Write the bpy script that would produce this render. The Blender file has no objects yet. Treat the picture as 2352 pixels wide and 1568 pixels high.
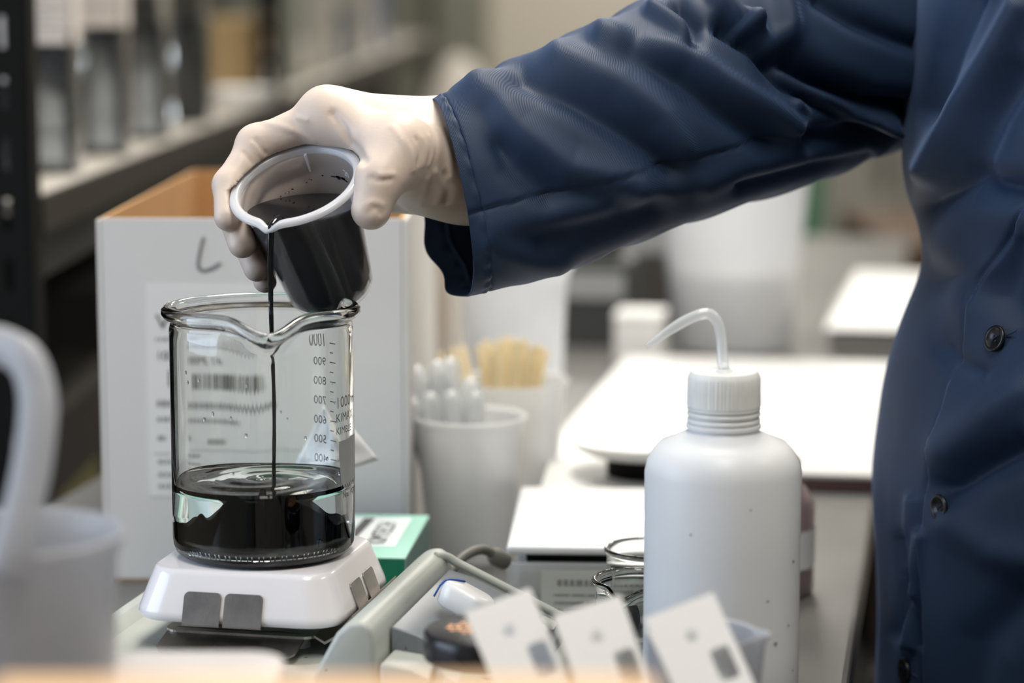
import bpy, bmesh, math, random
import numpy as np
from mathutils import Vector, Matrix

random.seed(7)
rng = np.random.RandomState(7)
sc = bpy.context.scene
COL = sc.collection

# ------------------------------------------------------------------ camera
PITCH = math.radians(8.24)
CAMZ = 0.40                                   # the bench top is z = 0
FPX = 85.0 / 36.0 * 2352
SP, CP = math.sin(PITCH), math.cos(PITCH)
cam_d = bpy.data.cameras.new('camera')
cam_d.lens = 85.0
cam_d.sensor_width = 36.0
cam_d.clip_start = 0.05
cam_d.clip_end = 60
cam_d.dof.use_dof = True
cam_d.dof.focus_distance = 1.372
cam_d.dof.aperture_fstop = 3.6
cam = bpy.data.objects.new('camera', cam_d)
COL.objects.link(cam)
cam.location = (0, 0, CAMZ)
cam.rotation_euler = (math.pi / 2 - PITCH, 0, 0)
sc.camera = cam

# ------------------------------------------------------------------ light
world = bpy.data.worlds.new('world')
sc.world = world
world.use_nodes = True
wn = world.node_tree.nodes
wn['Background'].inputs['Color'].default_value = (0.62, 0.75, 1.0, 1)
wn['Background'].inputs['Strength'].default_value = 1.0


def area(name, loc, rot, sx, sy, power, color=(1, 1, 1)):
    l = bpy.data.lights.new(name, 'AREA')
    l.shape = 'RECTANGLE'
    l.size, l.size_y = sx, sy
    l.energy = power
    l.color = color
    o = bpy.data.objects.new(name, l)
    COL.objects.link(o)
    o.location = loc
    o.rotation_euler = rot
    return o


CEIL = 1.95
WARM = (1.0, 0.95, 0.87)
# fluorescent ceiling lamps (their housings are built below) and daylight in the left window
LAMPS = [(0.10, 0.35, 27), (0.10, 2.15, 40), (0.10, 4.3, 26), (0.10, 6.8, 34), (0.7, 9.4, 48), (1.9, 1.3, 24), (1.9, 4.3, 26)]  # the lamp nearest the back wall is added to brighten that wall
for lx, ly, lp in LAMPS:
    area('ceiling_lamp_light', (lx, ly, CEIL - 0.075), (0, 0, 0), 0.55, 1.15, lp, WARM)
area('window_daylight', (-2.12, 0.75, 0.72), (0, math.radians(-90), 0), 1.35, 1.7, 34, (0.66, 0.80, 1.0))

sc.view_settings.view_transform = 'Standard'
sc.view_settings.look = 'None'
sc.view_settings.gamma = 1.0
sc.view_settings.use_curve_mapping = False
sc.view_settings.exposure = 0.0
sc.cycles.use_denoising = True
sc.cycles.max_bounces = 11
sc.cycles.use_adaptive_sampling = True
sc.cycles.adaptive_threshold = 0.03
sc.cycles.transmission_bounces = 10
sc.cycles.transparent_max_bounces = 12
sc.cycles.diffuse_bounces = 3
sc.cycles.glossy_bounces = 4
sc.cycles.caustics_reflective = False
sc.cycles.caustics_refractive = False
sc.cycles.sample_clamp_indirect = 6.0


# ------------------------------------------------------------------ layout helpers
def at(px, py, d):
    """world point seen at pixel (px,py) of the 2352x1568 frame, d metres along the view axis"""
    xc = (px - 1176) / FPX * d
    yc = -(py - 784) / FPX * d
    return Vector((xc, yc * SP + d * CP, CAMZ + yc * CP - d * SP))


def proj(P):
    P = np.asarray(P, float)
    x, y, z = P[..., 0], P[..., 1], P[..., 2] - CAMZ
    d = y * CP - z * SP
    yc = y * SP + z * CP
    return 1176 + x / d * FPX, 784 - yc / d * FPX


# ------------------------------------------------------------------ materials
MATS = {}


def mat(name, color=(0.8, 0.8, 0.8), rough=0.5, metal=0.0, trans=0.0, ior=1.45, sss=0.0, sss_r=(0.004, 0.003, 0.002),
        noise=0.0, nscale=30.0, bump=0.0, bscale=200.0, coat=0.0, emit=0.0, sheen=0.0, spec=0.5, color2=None):
    if name in MATS:
        return MATS[name]
    m = bpy.data.materials.new(name)
    m.use_nodes = True
    nt = m.node_tree
    b = nt.nodes['Principled BSDF']
    b.inputs['Base Color'].default_value = (*color, 1)
    b.inputs['Roughness'].default_value = rough
    b.inputs['Metallic'].default_value = metal
    b.inputs['Transmission Weight'].default_value = trans
    b.inputs['IOR'].default_value = ior
    b.inputs['Specular IOR Level'].default_value = spec
    b.inputs['Coat Weight'].default_value = coat
    b.inputs['Coat Roughness'].default_value = 0.1
    if sss:
        b.inputs['Subsurface Weight'].default_value = sss
        b.inputs['Subsurface Radius'].default_value = sss_r
        b.inputs['Subsurface Scale'].default_value = 1.0
    if sheen:
        b.inputs['Sheen Weight'].default_value = sheen
        b.inputs['Sheen Roughness'].default_value = 0.4
        b.inputs['Sheen Tint'].default_value = (0.45, 0.6, 1.0, 1)
    if emit:
        b.inputs['Emission Color'].default_value = (*color, 1)
        b.inputs['Emission Strength'].default_value = emit
    tc = nt.nodes.new('ShaderNodeTexCoord')
    if noise or color2:
        n = nt.nodes.new('ShaderNodeTexNoise')
        n.inputs['Scale'].default_value = nscale
        n.inputs['Detail'].default_value = 5
        nt.links.new(tc.outputs['Object'], n.inputs['Vector'])
        r = nt.nodes.new('ShaderNodeValToRGB')
        c2 = color2 or tuple(max(0.0, c * (1 - noise)) for c in color)
        r.color_ramp.elements[0].position = 0.36
        r.color_ramp.elements[1].position = 0.64
        r.color_ramp.elements[0].color = (*c2, 1)
        r.color_ramp.elements[1].color = (*color, 1)
        nt.links.new(n.outputs['Fac'], r.inputs['Fac'])
        nt.links.new(r.outputs['Color'], b.inputs['Base Color'])
    if bump:
        n = nt.nodes.new('ShaderNodeTexNoise')
        n.inputs['Scale'].default_value = bscale
        n.inputs['Detail'].default_value = 4
        nt.links.new(tc.outputs['Object'], n.inputs['Vector'])
        bp = nt.nodes.new('ShaderNodeBump')
        bp.inputs['Strength'].default_value = bump
        bp.inputs['Distance'].default_value = 0.001
        nt.links.new(n.outputs['Fac'], bp.inputs['Height'])
        nt.links.new(bp.outputs['Normal'], b.inputs['Normal'])
    MATS[name] = m
    return m


def translucent(name, color, amount=0.5, rough=0.3, gloss=0.5, back=0.5):
    """milky thin plastic: diffuse + translucent scattering mixed with straight see-through"""
    m = bpy.data.materials.new(name)
    m.use_nodes = True
    nt = m.node_tree
    out = nt.nodes['Material Output']
    nt.nodes.remove(nt.nodes['Principled BSDF'])
    b = nt.nodes.new('ShaderNodeBsdfTransparent')
    b.inputs['Color'].default_value = (*[c ** .4 for c in color], 1)
    d = nt.nodes.new('ShaderNodeBsdfDiffuse')
    d.inputs['Color'].default_value = (*color, 1)
    t = nt.nodes.new('ShaderNodeBsdfTranslucent')
    t.inputs['Color'].default_value = (*color, 1)
    g = nt.nodes.new('ShaderNodeBsdfGlossy')
    g.inputs['Roughness'].default_value = rough
    m1 = nt.nodes.new('ShaderNodeMixShader')
    m1.inputs[0].default_value = back
    nt.links.new(d.outputs[0], m1.inputs[1])
    nt.links.new(t.outputs[0], m1.inputs[2])
    m2 = nt.nodes.new('ShaderNodeMixShader')
    m2.inputs[0].default_value = amount
    nt.links.new(b.outputs[0], m2.inputs[1])
    nt.links.new(m1.outputs[0], m2.inputs[2])
    lw = nt.nodes.new('ShaderNodeLayerWeight')
    lw.inputs[0].default_value = 0.5
    pw = nt.nodes.new('ShaderNodeMath')
    pw.operation = 'POWER'
    pw.inputs[1].default_value = 4.0
    nt.links.new(lw.outputs['Facing'], pw.inputs[0])
    mu = nt.nodes.new('ShaderNodeMath')
    mu.operation = 'MULTIPLY_ADD'
    mu.inputs[1].default_value = 0.75 * gloss
    mu.inputs[2].default_value = 0.045 * gloss
    nt.links.new(pw.outputs[0], mu.inputs[0])
    m3 = nt.nodes.new('ShaderNodeMixShader')
    nt.links.new(mu.outputs[0], m3.inputs[0])
    nt.links.new(m2.outputs[0], m3.inputs[1])
    nt.links.new(g.outputs[0], m3.inputs[2])
    nt.links.new(m3.outputs[0], out.inputs['Surface'])
    MATS[name] = m
    return m


def add_specks(m, color, scale=60.0, thresh=0.72, soft=0.03, stretch=(1, 1, 1)):
    """dried splashes: small irregular spots of another colour over the base"""
    nt = m.node_tree
    b = nt.nodes['Principled BSDF']
    tc = nt.nodes.new('ShaderNodeTexCoord')
    mp = nt.nodes.new('ShaderNodeMapping')
    mp.inputs['Scale'].default_value = stretch
    n = nt.nodes.new('ShaderNodeTexNoise')
    n.inputs['Scale'].default_value = scale
    n.inputs['Detail'].default_value = 6
    n.inputs['Roughness'].default_value = 0.65
    nt.links.new(tc.outputs['Object'], mp.inputs['Vector'])
    nt.links.new(mp.outputs['Vector'], n.inputs['Vector'])
    r = nt.nodes.new('ShaderNodeValToRGB')
    r.color_ramp.elements[0].position = thresh
    r.color_ramp.elements[1].position = thresh + soft
    nt.links.new(n.outputs['Fac'], r.inputs['Fac'])
    mx = nt.nodes.new('ShaderNodeMix')
    mx.data_type = 'RGBA'
    nt.links.new(r.outputs['Color'], mx.inputs['Factor'])
    src = b.inputs['Base Color']
    if src.is_linked:
        nt.links.new(src.links[0].from_socket, mx.inputs['A'])
    else:
        mx.inputs['A'].default_value = src.default_value[:]
    mx.inputs['B'].default_value = (*color, 1)
    nt.links.new(mx.outputs['Result'], b.inputs['Base Color'])
    return m


GLASS = mat('lab_glass', (0.97, 0.985, 0.975), 0.0, trans=1.0, ior=1.47)
WATER = mat('clear_liquid', (0.93, 0.97, 0.97), 0.0, trans=1.0, ior=1.33)
INK = mat('black_ink', (0.0045, 0.0055, 0.008), 0.06, ior=1.4)
INKCLOUD = mat('ink_cloud', (0.003, 0.003, 0.004), 0.6, ior=1.33, spec=0.0)
CUPMAT = translucent('cup_plastic', (0.95, 0.95, 0.97), 0.115, 0.22, 0.7)
CUPRIM = translucent('cup_rim_plastic', (0.95, 0.95, 0.97), 0.72, 0.2, 0.9, 0.35)
LDPE = translucent('bottle_plastic', (0.93, 0.94, 0.945), 0.92, 0.32, 0.6, 0.3)
CAPPL = translucent('cap_plastic', (0.94, 0.945, 0.92), 0.92, 0.3, 0.7, 0.3)
TUBEPL = translucent('tube_plastic', (0.95, 0.97, 0.98), 0.45, 0.12, 1.0)
PAILPL = translucent('pail_plastic', (0.58, 0.59, 0.62), 0.70, 0.35, 0.5, 0.35)
TUBPL = translucent('tub_plastic', (0.92, 0.94, 0.97), 0.62, 0.3, 0.6)
PIPPL = translucent('pipette_plastic', (0.94, 0.96, 0.97), 0.55, 0.08, 1.2)
LATEX = mat('latex_glove', (0.68, 0.565, 0.48), 0.42, sss=0.25, sss_r=(0.006, 0.0035, 0.002), bump=0.10, bscale=420, spec=0.35)
STEEL = add_specks(mat('worn_steel', (0.40, 0.37, 0.345), 0.36, 1.0, noise=0.22, nscale=60, bump=0.08, bscale=900), (0.05, 0.04, 0.035), 140, 0.70)
STEELD = mat('dark_steel', (0.23, 0.20, 0.185), 0.34, 1.0, noise=0.3, nscale=70)
WHITEPAN = mat('white_pan_plastic', (0.86, 0.83, 0.84), 0.22, coat=0.5, noise=0.02, nscale=20)
HOUSING = add_specks(mat('grey_green_housing', (0.47, 0.495, 0.455), 0.42, noise=0.06, nscale=30), (0.09, 0.10, 0.13), 120, 0.665)
PANELM = add_specks(add_specks(mat('control_panel_grey', (0.20, 0.225, 0.25), 0.38, noise=0.12, nscale=40), (0.04, 0.035, 0.03), 75, 0.68), (0.36, 0.45, 0.20), 22, 0.70)
WHITEPL = mat('white_plastic', (0.87, 0.87, 0.86), 0.35, coat=0.2)
PAPER = mat('white_paper', (0.88, 0.88, 0.87), 0.8)
BOXWHITE = mat('white_box_board', (0.72, 0.70, 0.68), 0.75, noise=0.04, nscale=8)
KRAFT = mat('brown_board', (0.52, 0.30, 0.13), 0.85, noise=0.12, nscale=12)
KRAFTL = mat('orange_board', (0.72, 0.47, 0.27), 0.85, noise=0.08, nscale=10)
PRINT = mat('print_grey', (0.09, 0.09, 0.09), 0.7)
PRINTL = mat('print_light_grey', (0.30, 0.30, 0.30), 0.7)
PENCIL = mat('pencil_grey', (0.20, 0.20, 0.20), 0.7)
SCALEP = mat('scale_print', (0.16, 0.20, 0.20), 0.5)
LOGOP = mat('logo_print', (0.10, 0.10, 0.10), 0.5)
SPOTP = mat('marking_spot', (0.34, 0.35, 0.35), 0.6, noise=0.15, nscale=40)
GREEN = mat('box_green', (0.0, 0.16, 0.085), 0.5)
MINT = mat('box_mint', (0.36, 0.66, 0.54), 0.5)
SIDEGR = mat('box_side_green', (0.20, 0.32, 0.28), 0.5)
BLACKPL = mat('black_plastic', (0.012, 0.012, 0.014), 0.25)
COPPER = mat('copper_print', (0.62, 0.30, 0.15), 0.45)
BLUEP = mat('blue_print', (0.02, 0.10, 0.42), 0.4)
DARKMET = mat('dark_painted_metal', (0.008, 0.0078, 0.0072), 0.6, spec=0.12)
RACKMET = mat('rack_metal', (0.030, 0.031, 0.028), 0.6, spec=0.25, noise=0.1, nscale=10)
SHELFTOP = mat('shelf_board', (0.50, 0.47, 0.42), 0.5)
BENCHM = mat('bench_laminate', (0.16, 0.157, 0.15), 0.42, noise=0.16, nscale=6)
WOOD = mat('pale_wood', (0.86, 0.72, 0.45), 0.7, noise=0.1, nscale=60)
GREYC = mat('cable_grey', (0.16, 0.16, 0.14), 0.5)
BROWNRES = mat('brown_residue', (0.05, 0.034, 0.02), 0.2)
BUTTON = mat('button_black', (0.008, 0.008, 0.010), 0.3)
THREAD = mat('thread', (0.02, 0.035, 0.08), 0.9)


def fabric(name, c1, c2):
    m = bpy.data.materials.new(name)
    m.use_nodes = True
    nt = m.node_tree
    b = nt.nodes['Principled BSDF']
    b.inputs['Roughness'].default_value = 0.62
    b.inputs['Specular IOR Level'].default_value = 0.35
    b.inputs['Sheen Weight'].default_value = 0.25
    b.inputs['Sheen Roughness'].default_value = 0.35
    b.inputs['Sheen Tint'].default_value = (0.35, 0.5, 0.9, 1)
    tc = nt.nodes.new('ShaderNodeTexCoord')
    mp = nt.nodes.new('ShaderNodeMapping')
    mp.inputs['Rotation'].default_value = (0, math.radians(38), math.radians(20))
    nt.links.new(tc.outputs['Object'], mp.inputs['Vector'])
    w = nt.nodes.new('ShaderNodeTexWave')
    w.inputs['Scale'].default_value = 420
    w.inputs['Distortion'].default_value = 0.6
    w.inputs['Detail'].default_value = 1
    nt.links.new(mp.outputs['Vector'], w.inputs['Vector'])
    n = nt.nodes.new('ShaderNodeTexNoise')
    n.inputs['Scale'].default_value = 14
    n.inputs['Detail'].default_value = 6
    nt.links.new(tc.outputs['Object'], n.inputs['Vector'])
    r = nt.nodes.new('ShaderNodeValToRGB')
    r.color_ramp.elements[0].color = (*c1, 1)
    r.color_ramp.elements[1].color = (*c2, 1)
    r.color_ramp.elements[0].position = 0.3
    r.color_ramp.elements[1].position = 0.7
    nt.links.new(n.outputs['Fac'], r.inputs['Fac'])
    mx = nt.nodes.new('ShaderNodeMix')
    mx.data_type = 'RGBA'
    mx.blend_type = 'MULTIPLY'
    mx.inputs['Factor'].default_value = 0.25
    nt.links.new(r.outputs['Color'], mx.inputs['A'])
    nt.links.new(w.outputs['Color'], mx.inputs['B'])
    nt.links.new(mx.outputs['Result'], b.inputs['Base Color'])
    bp = nt.nodes.new('ShaderNodeBump')
    bp.inputs['Strength'].default_value = 0.22
    bp.inputs['Distance'].default_value = 0.0004
    nt.links.new(w.outputs['Fac'], bp.inputs['Height'])
    nt.links.new(bp.outputs['Normal'], b.inputs['Normal'])
    MATS[name] = m
    return m


COAT = fabric('navy_twill', (0.0088, 0.0245, 0.060), (0.0145, 0.037, 0.088))


# ------------------------------------------------------------------ mesh helpers
def link(name, me, material=None, parent=None, smooth=False, auto=None):
    o = bpy.data.objects.new(name, me)
    COL.objects.link(o)
    if material is not None:
        me.materials.append(material)
    if smooth:
        for p in me.polygons:
            p.use_smooth = True
    if auto is not None:
        bm = bmesh.new()
        bm.from_mesh(me)
        for e in bm.edges:
            if len(e.link_faces) == 2 and e.calc_face_angle(0) > math.radians(auto):
                e.smooth = False
        bm.to_mesh(me)
        bm.free()
    if parent is not None:
        o.parent = parent
    return o


def obj(name, bm, material, parent=None, smooth=False, auto=None):
    me = bpy.data.meshes.new(name)
    bmesh.ops.recalc_face_normals(bm, faces=bm.faces)
    bm.to_mesh(me)
    bm.free()
    return link(name, me, material, parent, smooth, auto)


def obj_np(name, V, F, material, parent=None, smooth=True):
    me = bpy.data.meshes.new(name)
    me.from_pydata(np.asarray(V, float).tolist(), [], [list(map(int, f)) for f in F])
    me.update()
    return link(name, me, material, parent, smooth)


def tag(o, label, cat, group=None):
    o['label'] = label
    o['category'] = cat
    if group:
        o['group'] = group
    return o


def struct(o):
    o['kind'] = 'structure'
    return o


def thing(name, label, cat, loc=(0, 0, 0), rotz=0.0, group=None):
    o = bpy.data.objects.new(name, None)
    o.empty_display_size = 0.02
    COL.objects.link(o)
    o.location = loc
    o.rotation_euler = (0, 0, rotz)
    return tag(o, label, cat, group)


def copy_tree(o, parent=None):
    c = o.copy()
    COL.objects.link(c)
    c.parent = parent
    for ch in list(o.children):
        copy_tree(ch, c)
    return c


def NB():
    return bmesh.new()


def box(bm, c, s, rot=None, bevel=0.0, seg=2):
    r = bmesh.ops.create_cube(bm, size=1.0)
    vs = r['verts']
    bmesh.ops.scale(bm, vec=s, verts=vs)
    if bevel:
        es = list({e for v in vs for e in v.link_edges})
        rb = bmesh.ops.bevel(bm, geom=es, offset=bevel, segments=seg, affect='EDGES', profile=0.5)
        vs = list({v for f in rb['faces'] for v in f.verts} | {v for v in vs if v.is_valid})
    if rot is not None:
        bmesh.ops.rotate(bm, cent=(0, 0, 0), matrix=rot, verts=vs)
    bmesh.ops.translate(bm, vec=c, verts=vs)
    return vs


def bx(bm, x0, x1, y0, y1, z0, z1, bevel=0.0, seg=2):
    return box(bm, ((x0 + x1) / 2, (y0 + y1) / 2, (z0 + z1) / 2), (x1 - x0, y1 - y0, z1 - z0), None, bevel, seg)


def lathe(bm, prof, n=48, M=None, rfun=None):
    """prof: list of (r,z); closed to a solid when r=0 at the ends"""
    rings = []
    for (r, z) in prof:
        if r < 1e-7:
            p = Vector((0, 0, z))
            rings.append([bm.verts.new(M @ p if M else p)])
        else:
            ring = []
            for i in range(n):
                a = 2 * math.pi * i / n
                rr, zz = (r, z) if rfun is None else rfun(r, z, a)
                p = Vector((rr * math.cos(a), rr * math.sin(a), zz))
                ring.append(bm.verts.new(M @ p if M else p))
            rings.append(ring)
    for A, B in zip(rings[:-1], rings[1:]):
        if len(A) == 1 and len(B) == 1:
            continue
        for i in range(n):
            j = (i + 1) % n
            if len(A) == 1:
                bm.faces.new((A[0], B[i], B[j]))
            elif len(B) == 1:
                bm.faces.new((A[i], B[0], A[j]))
            else:
                bm.faces.new((A[i], B[i], B[j], A[j]))
    return rings


def tube(bm, pts, rad, n=12, caps=True, flat=None):
    """tube along points; rad float or list; flat=(normal, ratio) squeezes the section"""
    pts = [Vector(p) for p in pts]
    m = len(pts)
    rads = rad if isinstance(rad, (list, tuple)) else [rad] * m
    prev = None
    rings = []
    for i, p in enumerate(pts):
        t = (pts[min(i + 1, m - 1)] - pts[max(i - 1, 0)]).normalized()
        if prev is None:
            ref = Vector((0, 0, 1)) if abs(t.z) < 0.9 else Vector((0, 1, 0))
            nrm = t.cross(ref).normalized()
        else:
            nrm = (prev - t * prev.dot(t)).normalized()
        prev = nrm
        bn = t.cross(nrm)
        ring = []
        for k in range(n):
            a = 2 * math.pi * k / n
            off = nrm * math.cos(a) * rads[i] + bn * math.sin(a) * rads[i]
            if flat:
                fn = Vector(flat[0]).normalized()
                off = off - fn * off.dot(fn) * (1 - flat[1])
            ring.append(bm.verts.new(p + off))
        rings.append(ring)
    for A, B in zip(rings[:-1], rings[1:]):
        for k in range(n):
            bm.faces.new((A[k], A[(k + 1) % n], B[(k + 1) % n], B[k]))
    if caps:
        bm.faces.new(rings[0][::-1])
        bm.faces.new(rings[-1])
    return rings


def smooth_pts(pts, n=8):
    """Catmull-Rom through points"""
    P = [Vector(p) for p in pts]
    P = [P[0] * 2 - P[1]] + P + [P[-1] * 2 - P[-2]]
    out = []
    for i in range(1, len(P) - 2):
        for k in range(n):
            t = k / n
            a, b, c, d = P[i - 1], P[i], P[i + 1], P[i + 2]
            out.append(0.5 * ((2 * b) + (c - a) * t + (2 * a - 5 * b + 4 * c - d) * t * t + (3 * b - a - 3 * c + d) * t ** 3))
    out.append(P[-2])
    return out


def prism(bm, poly, z0, z1, M=None):
    lo = [bm.verts.new((M @ Vector((x, y, z0))) if M else (x, y, z0)) for x, y in poly]
    hi = [bm.verts.new((M @ Vector((x, y, z1))) if M else (x, y, z1)) for x, y in poly]
    n = len(poly)
    bm.faces.new(lo[::-1])
    bm.faces.new(hi)
    for i in range(n):
        j = (i + 1) % n
        bm.faces.new((lo[i], lo[j], hi[j], hi[i]))


def rrect(w, h, r, n=6):
    pts = []
    for cx, cy, a0 in ((w / 2 - r, h / 2 - r, 0), (-w / 2 + r, h / 2 - r, 90), (-w / 2 + r, -h / 2 + r, 180), (w / 2 - r, -h / 2 + r, 270)):
        for k in range(n + 1):
            a = math.radians(a0 + 90 * k / n)
            pts.append((cx + r * math.cos(a), cy + r * math.sin(a)))
    return pts


def loft(bm, loops, cap0=True, cap1=True):
    R = [[bm.verts.new(p) for p in L] for L in loops]
    n = len(R[0])
    for A, B in zip(R[:-1], R[1:]):
        for i in range(n):
            j = (i + 1) % n
            bm.faces.new((A[i], A[j], B[j], B[i]))
    if cap0:
        bm.faces.new(R[0][::-1])
    if cap1:
        bm.faces.new(R[-1])
    return R


def text_geo(s, size):
    cu = bpy.data.curves.new('t', 'FONT')
    cu.body = s
    cu.size = size
    cu.resolution_u = 3
    o = bpy.data.objects.new('t', cu)
    COL.objects.link(o)
    dg = bpy.context.evaluated_depsgraph_get()
    me = bpy.data.meshes.new_from_object(o.evaluated_get(dg))
    V = [v.co.copy() for v in me.vertices]
    F = [tuple(p.vertices) for p in me.polygons]
    bpy.data.objects.remove(o)
    bpy.data.meshes.remove(me)
    bpy.data.curves.remove(cu)
    return V, F


def add_text(bm, s, size, fn):
    V, F = text_geo(s, size)
    vs = [bm.verts.new(fn(v)) for v in V]
    for f in F:
        try:
            bm.faces.new([vs[i] for i in f])
        except ValueError:
            pass


def quad(bm, a, b, c, d):
    bm.faces.new([bm.verts.new(p) for p in (a, b, c, d)])


# ------------------------------------------------------------------ implicit surfaces (hand, body)
def surface_nets(vals, origin, h):
    nx, ny, nz = vals.shape
    ins = vals < 0
    c = np.zeros((nx - 1, ny - 1, nz - 1), int)
    for dx in (0, 1):
        for dy in (0, 1):
            for dz in (0, 1):
                c += ins[dx:nx - 1 + dx, dy:ny - 1 + dy, dz:nz - 1 + dz]
    act = (c > 0) & (c < 8)
    idx = -np.ones(act.shape, int)
    cells = np.argwhere(act)
    idx[act] = np.arange(len(cells))
    acc = np.zeros((len(cells), 3))
    cnt = np.zeros(len(cells))
    corners = [(dx, dy, dz) for dx in (0, 1) for dy in (0, 1) for dz in (0, 1)]
    for i, a in enumerate(corners):
        for b in corners[i + 1:]:
            if sum(abs(a[k] - b[k]) for k in range(3)) != 1:
                continue
            va = vals[tuple((cells + a).T)]
            vb = vals[tuple((cells + b).T)]
            cr = (va < 0) != (vb < 0)
            t = np.where(cr, va / np.where(cr, va - vb, 1), 0)
            p = np.array(a) + t[:, None] * (np.array(b) - np.array(a))
            acc += np.where(cr[:, None], p, 0)
            cnt += cr
    V = (cells + acc / cnt[:, None]) * h + np.array(origin)
    F = []
    for ax in range(3):
        o1, o2 = [(1, 2), (2, 0), (0, 1)][ax]
        sl_a = [slice(None)] * 3
        sl_b = [slice(None)] * 3
        sl_a[ax] = slice(0, -1)
        sl_b[ax] = slice(1, None)
        ch = ins[tuple(sl_a)] != ins[tuple(sl_b)]
        e = np.argwhere(ch)
        ok = (e[:, o1] > 0) & (e[:, o2] > 0) & (e[:, o1] < vals.shape[o1] - 1) & (e[:, o2] < vals.shape[o2] - 1)
        e = e[ok]
        ina = ins[tuple(e.T)]
        u1 = np.zeros(3, int)
        u1[o1] = 1
        u2 = np.zeros(3, int)
        u2[o2] = 1
        q = [idx[tuple((e - u1 - u2).T)], idx[tuple((e - u2).T)], idx[tuple(e.T)], idx[tuple((e - u1).T)]]
        Q = np.stack(q, 1)
        Q[~ina] = Q[~ina][:, ::-1]
        F.append(Q)
    return V, np.concatenate(F)


def cone_d(P, a, b, ra, rb):
    a = np.array(a, float)
    b = np.array(b, float)
    ab = b - a
    t = np.clip(((P - a) @ ab) / (ab @ ab), 0, 1)
    return np.linalg.norm(P - a - t[..., None] * ab, axis=-1) - (ra + (rb - ra) * t)


def smin(a, b, k):
    h = np.maximum(k - np.abs(a - b), 0) / k
    return np.minimum(a, b) - h * h * k * 0.25


def ell_d(P, c, r):
    q = (P - np.array(c)) / np.array(r)
    l = np.linalg.norm(q, axis=-1)
    return (l - 1) * min(r)


def grid_pts(lo, hi, h):
    ax = [np.arange(lo[i], hi[i] + h, h) for i in range(3)]
    return np.stack(np.meshgrid(*ax, indexing='ij'), -1)


# ================================================================== ROOM
FLOOR = -0.92
RX0, RX1, RY0, RY1 = -2.2, 3.2, -2.6, 11.0
WALLM = mat('wall_paint', (0.66, 0.61, 0.53), 0.9)
FLOORM = mat('floor_vinyl', (0.20, 0.19, 0.18), 0.4, noise=0.2, nscale=3)
CEILM = mat('ceiling_paint', (0.80, 0.79, 0.76), 0.9)
b = NB(); bx(b, RX0 - .1, RX1 + .1, RY0 - .1, RY1 + .1, FLOOR - .1, FLOOR); struct(obj('floor', b, FLOORM))
b = NB(); bx(b, RX0 - .1, RX1 + .1, RY0 - .1, RY1 + .1, CEIL, CEIL + .1); struct(obj('ceiling', b, CEILM))
b = NB(); bx(b, RX0 - .1, RX1 + .1, RY1, RY1 + .1, FLOOR, CEIL); struct(obj('wall_back', b, WALLM))
b = NB(); bx(b, RX0 - .1, RX1 + .1, RY0 - .1, RY0, FLOOR, CEIL); struct(obj('wall_front', b, mat('wall_paint_dark', (0.10, 0.10, 0.105), 0.9)))
b = NB(); bx(b, RX1, RX1 + .1, RY0, RY1, FLOOR, CEIL); struct(obj('wall_right', b, WALLM))
b = NB()
WY0, WY1, WZ0, WZ1 = -0.1, 1.6, 0.05, 1.4
bx(b, RX0 - .1, RX0, RY0, WY0, FLOOR, CEIL); bx(b, RX0 - .1, RX0, WY1, RY1, FLOOR, CEIL)
bx(b, RX0 - .1, RX0, WY0, WY1, FLOOR, WZ0); bx(b, RX0 - .1, RX0, WY0, WY1, WZ1, CEIL)
struct(obj('wall_left', b, WALLM))
b = NB()
for y in (WY0, (WY0 + WY1) / 2 - .02, WY1 - .04):
    bx(b, RX0 - .06, RX0 - .02, y, y + .04, WZ0, WZ1)
for z in (WZ0, WZ1 - .04):
    bx(b, RX0 - .06, RX0 - .02, WY0, WY1, z, z + .04)
struct(obj('window_1', b, WHITEPL))
for i, (lx, ly, lp) in enumerate(LAMPS):
    t = thing('ceiling_lamp', 'white fluorescent ceiling lamp, %s over the lab' % ['nearest', 'second', 'third', 'fourth', 'farthest, added to brighten the back wall,', 'near right-hand', 'far right-hand'][i],
              'lamp', (lx, ly, CEIL), 0, 'ceiling lamps')
    b = NB(); bx(b, -.31, .31, -.62, .62, -.06, 0, .006); obj('lamp_housing', b, WHITEPL, t)

# ================================================================== BENCH
BA = math.radians(-10)                       # the bench runs 10 degrees off the view axis
bench = thing('lab_bench', 'long grey laminate lab bench on dark legs under all the glassware', 'bench', (0.20, 1.39, FLOOR), BA)
Rb = Matrix.Rotation(BA, 4, 'Z')
Mb = Matrix.Translation((0.20, 1.39, 0)) @ Rb
b = NB(); bx(b, -.64, 0, -1.0, 2.6, .885, .92, .004); obj('bench_top', b, BENCHM, bench)
for lx in (-.60, -.06):
    for ly in (-.94, .8, 2.5):
        b = NB(); bx(b, lx - .02, lx + .02, ly - .02, ly + .02, 0, .885); obj('leg', b, DARKMET, bench)
b = NB(); bx(b, -.63, -.03, -.9, 2.5, .25, .27); obj('undershelf', b, DARKMET, bench)


def bl(x, y, z=0.0):
    return Mb @ Vector((x, y, z))


# ================================================================== BALANCE UNDER THE BEAKER
BK = Vector((-0.1417, 1.3535, 0.0828))       # centre of the beaker's foot
BYAW = math.radians(-12)
bal = thing('balance', 'grey-green laboratory balance with white pan under the big beaker', 'balance', (BK.x, BK.y, 0), BYAW)
PT = BK.z


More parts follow.
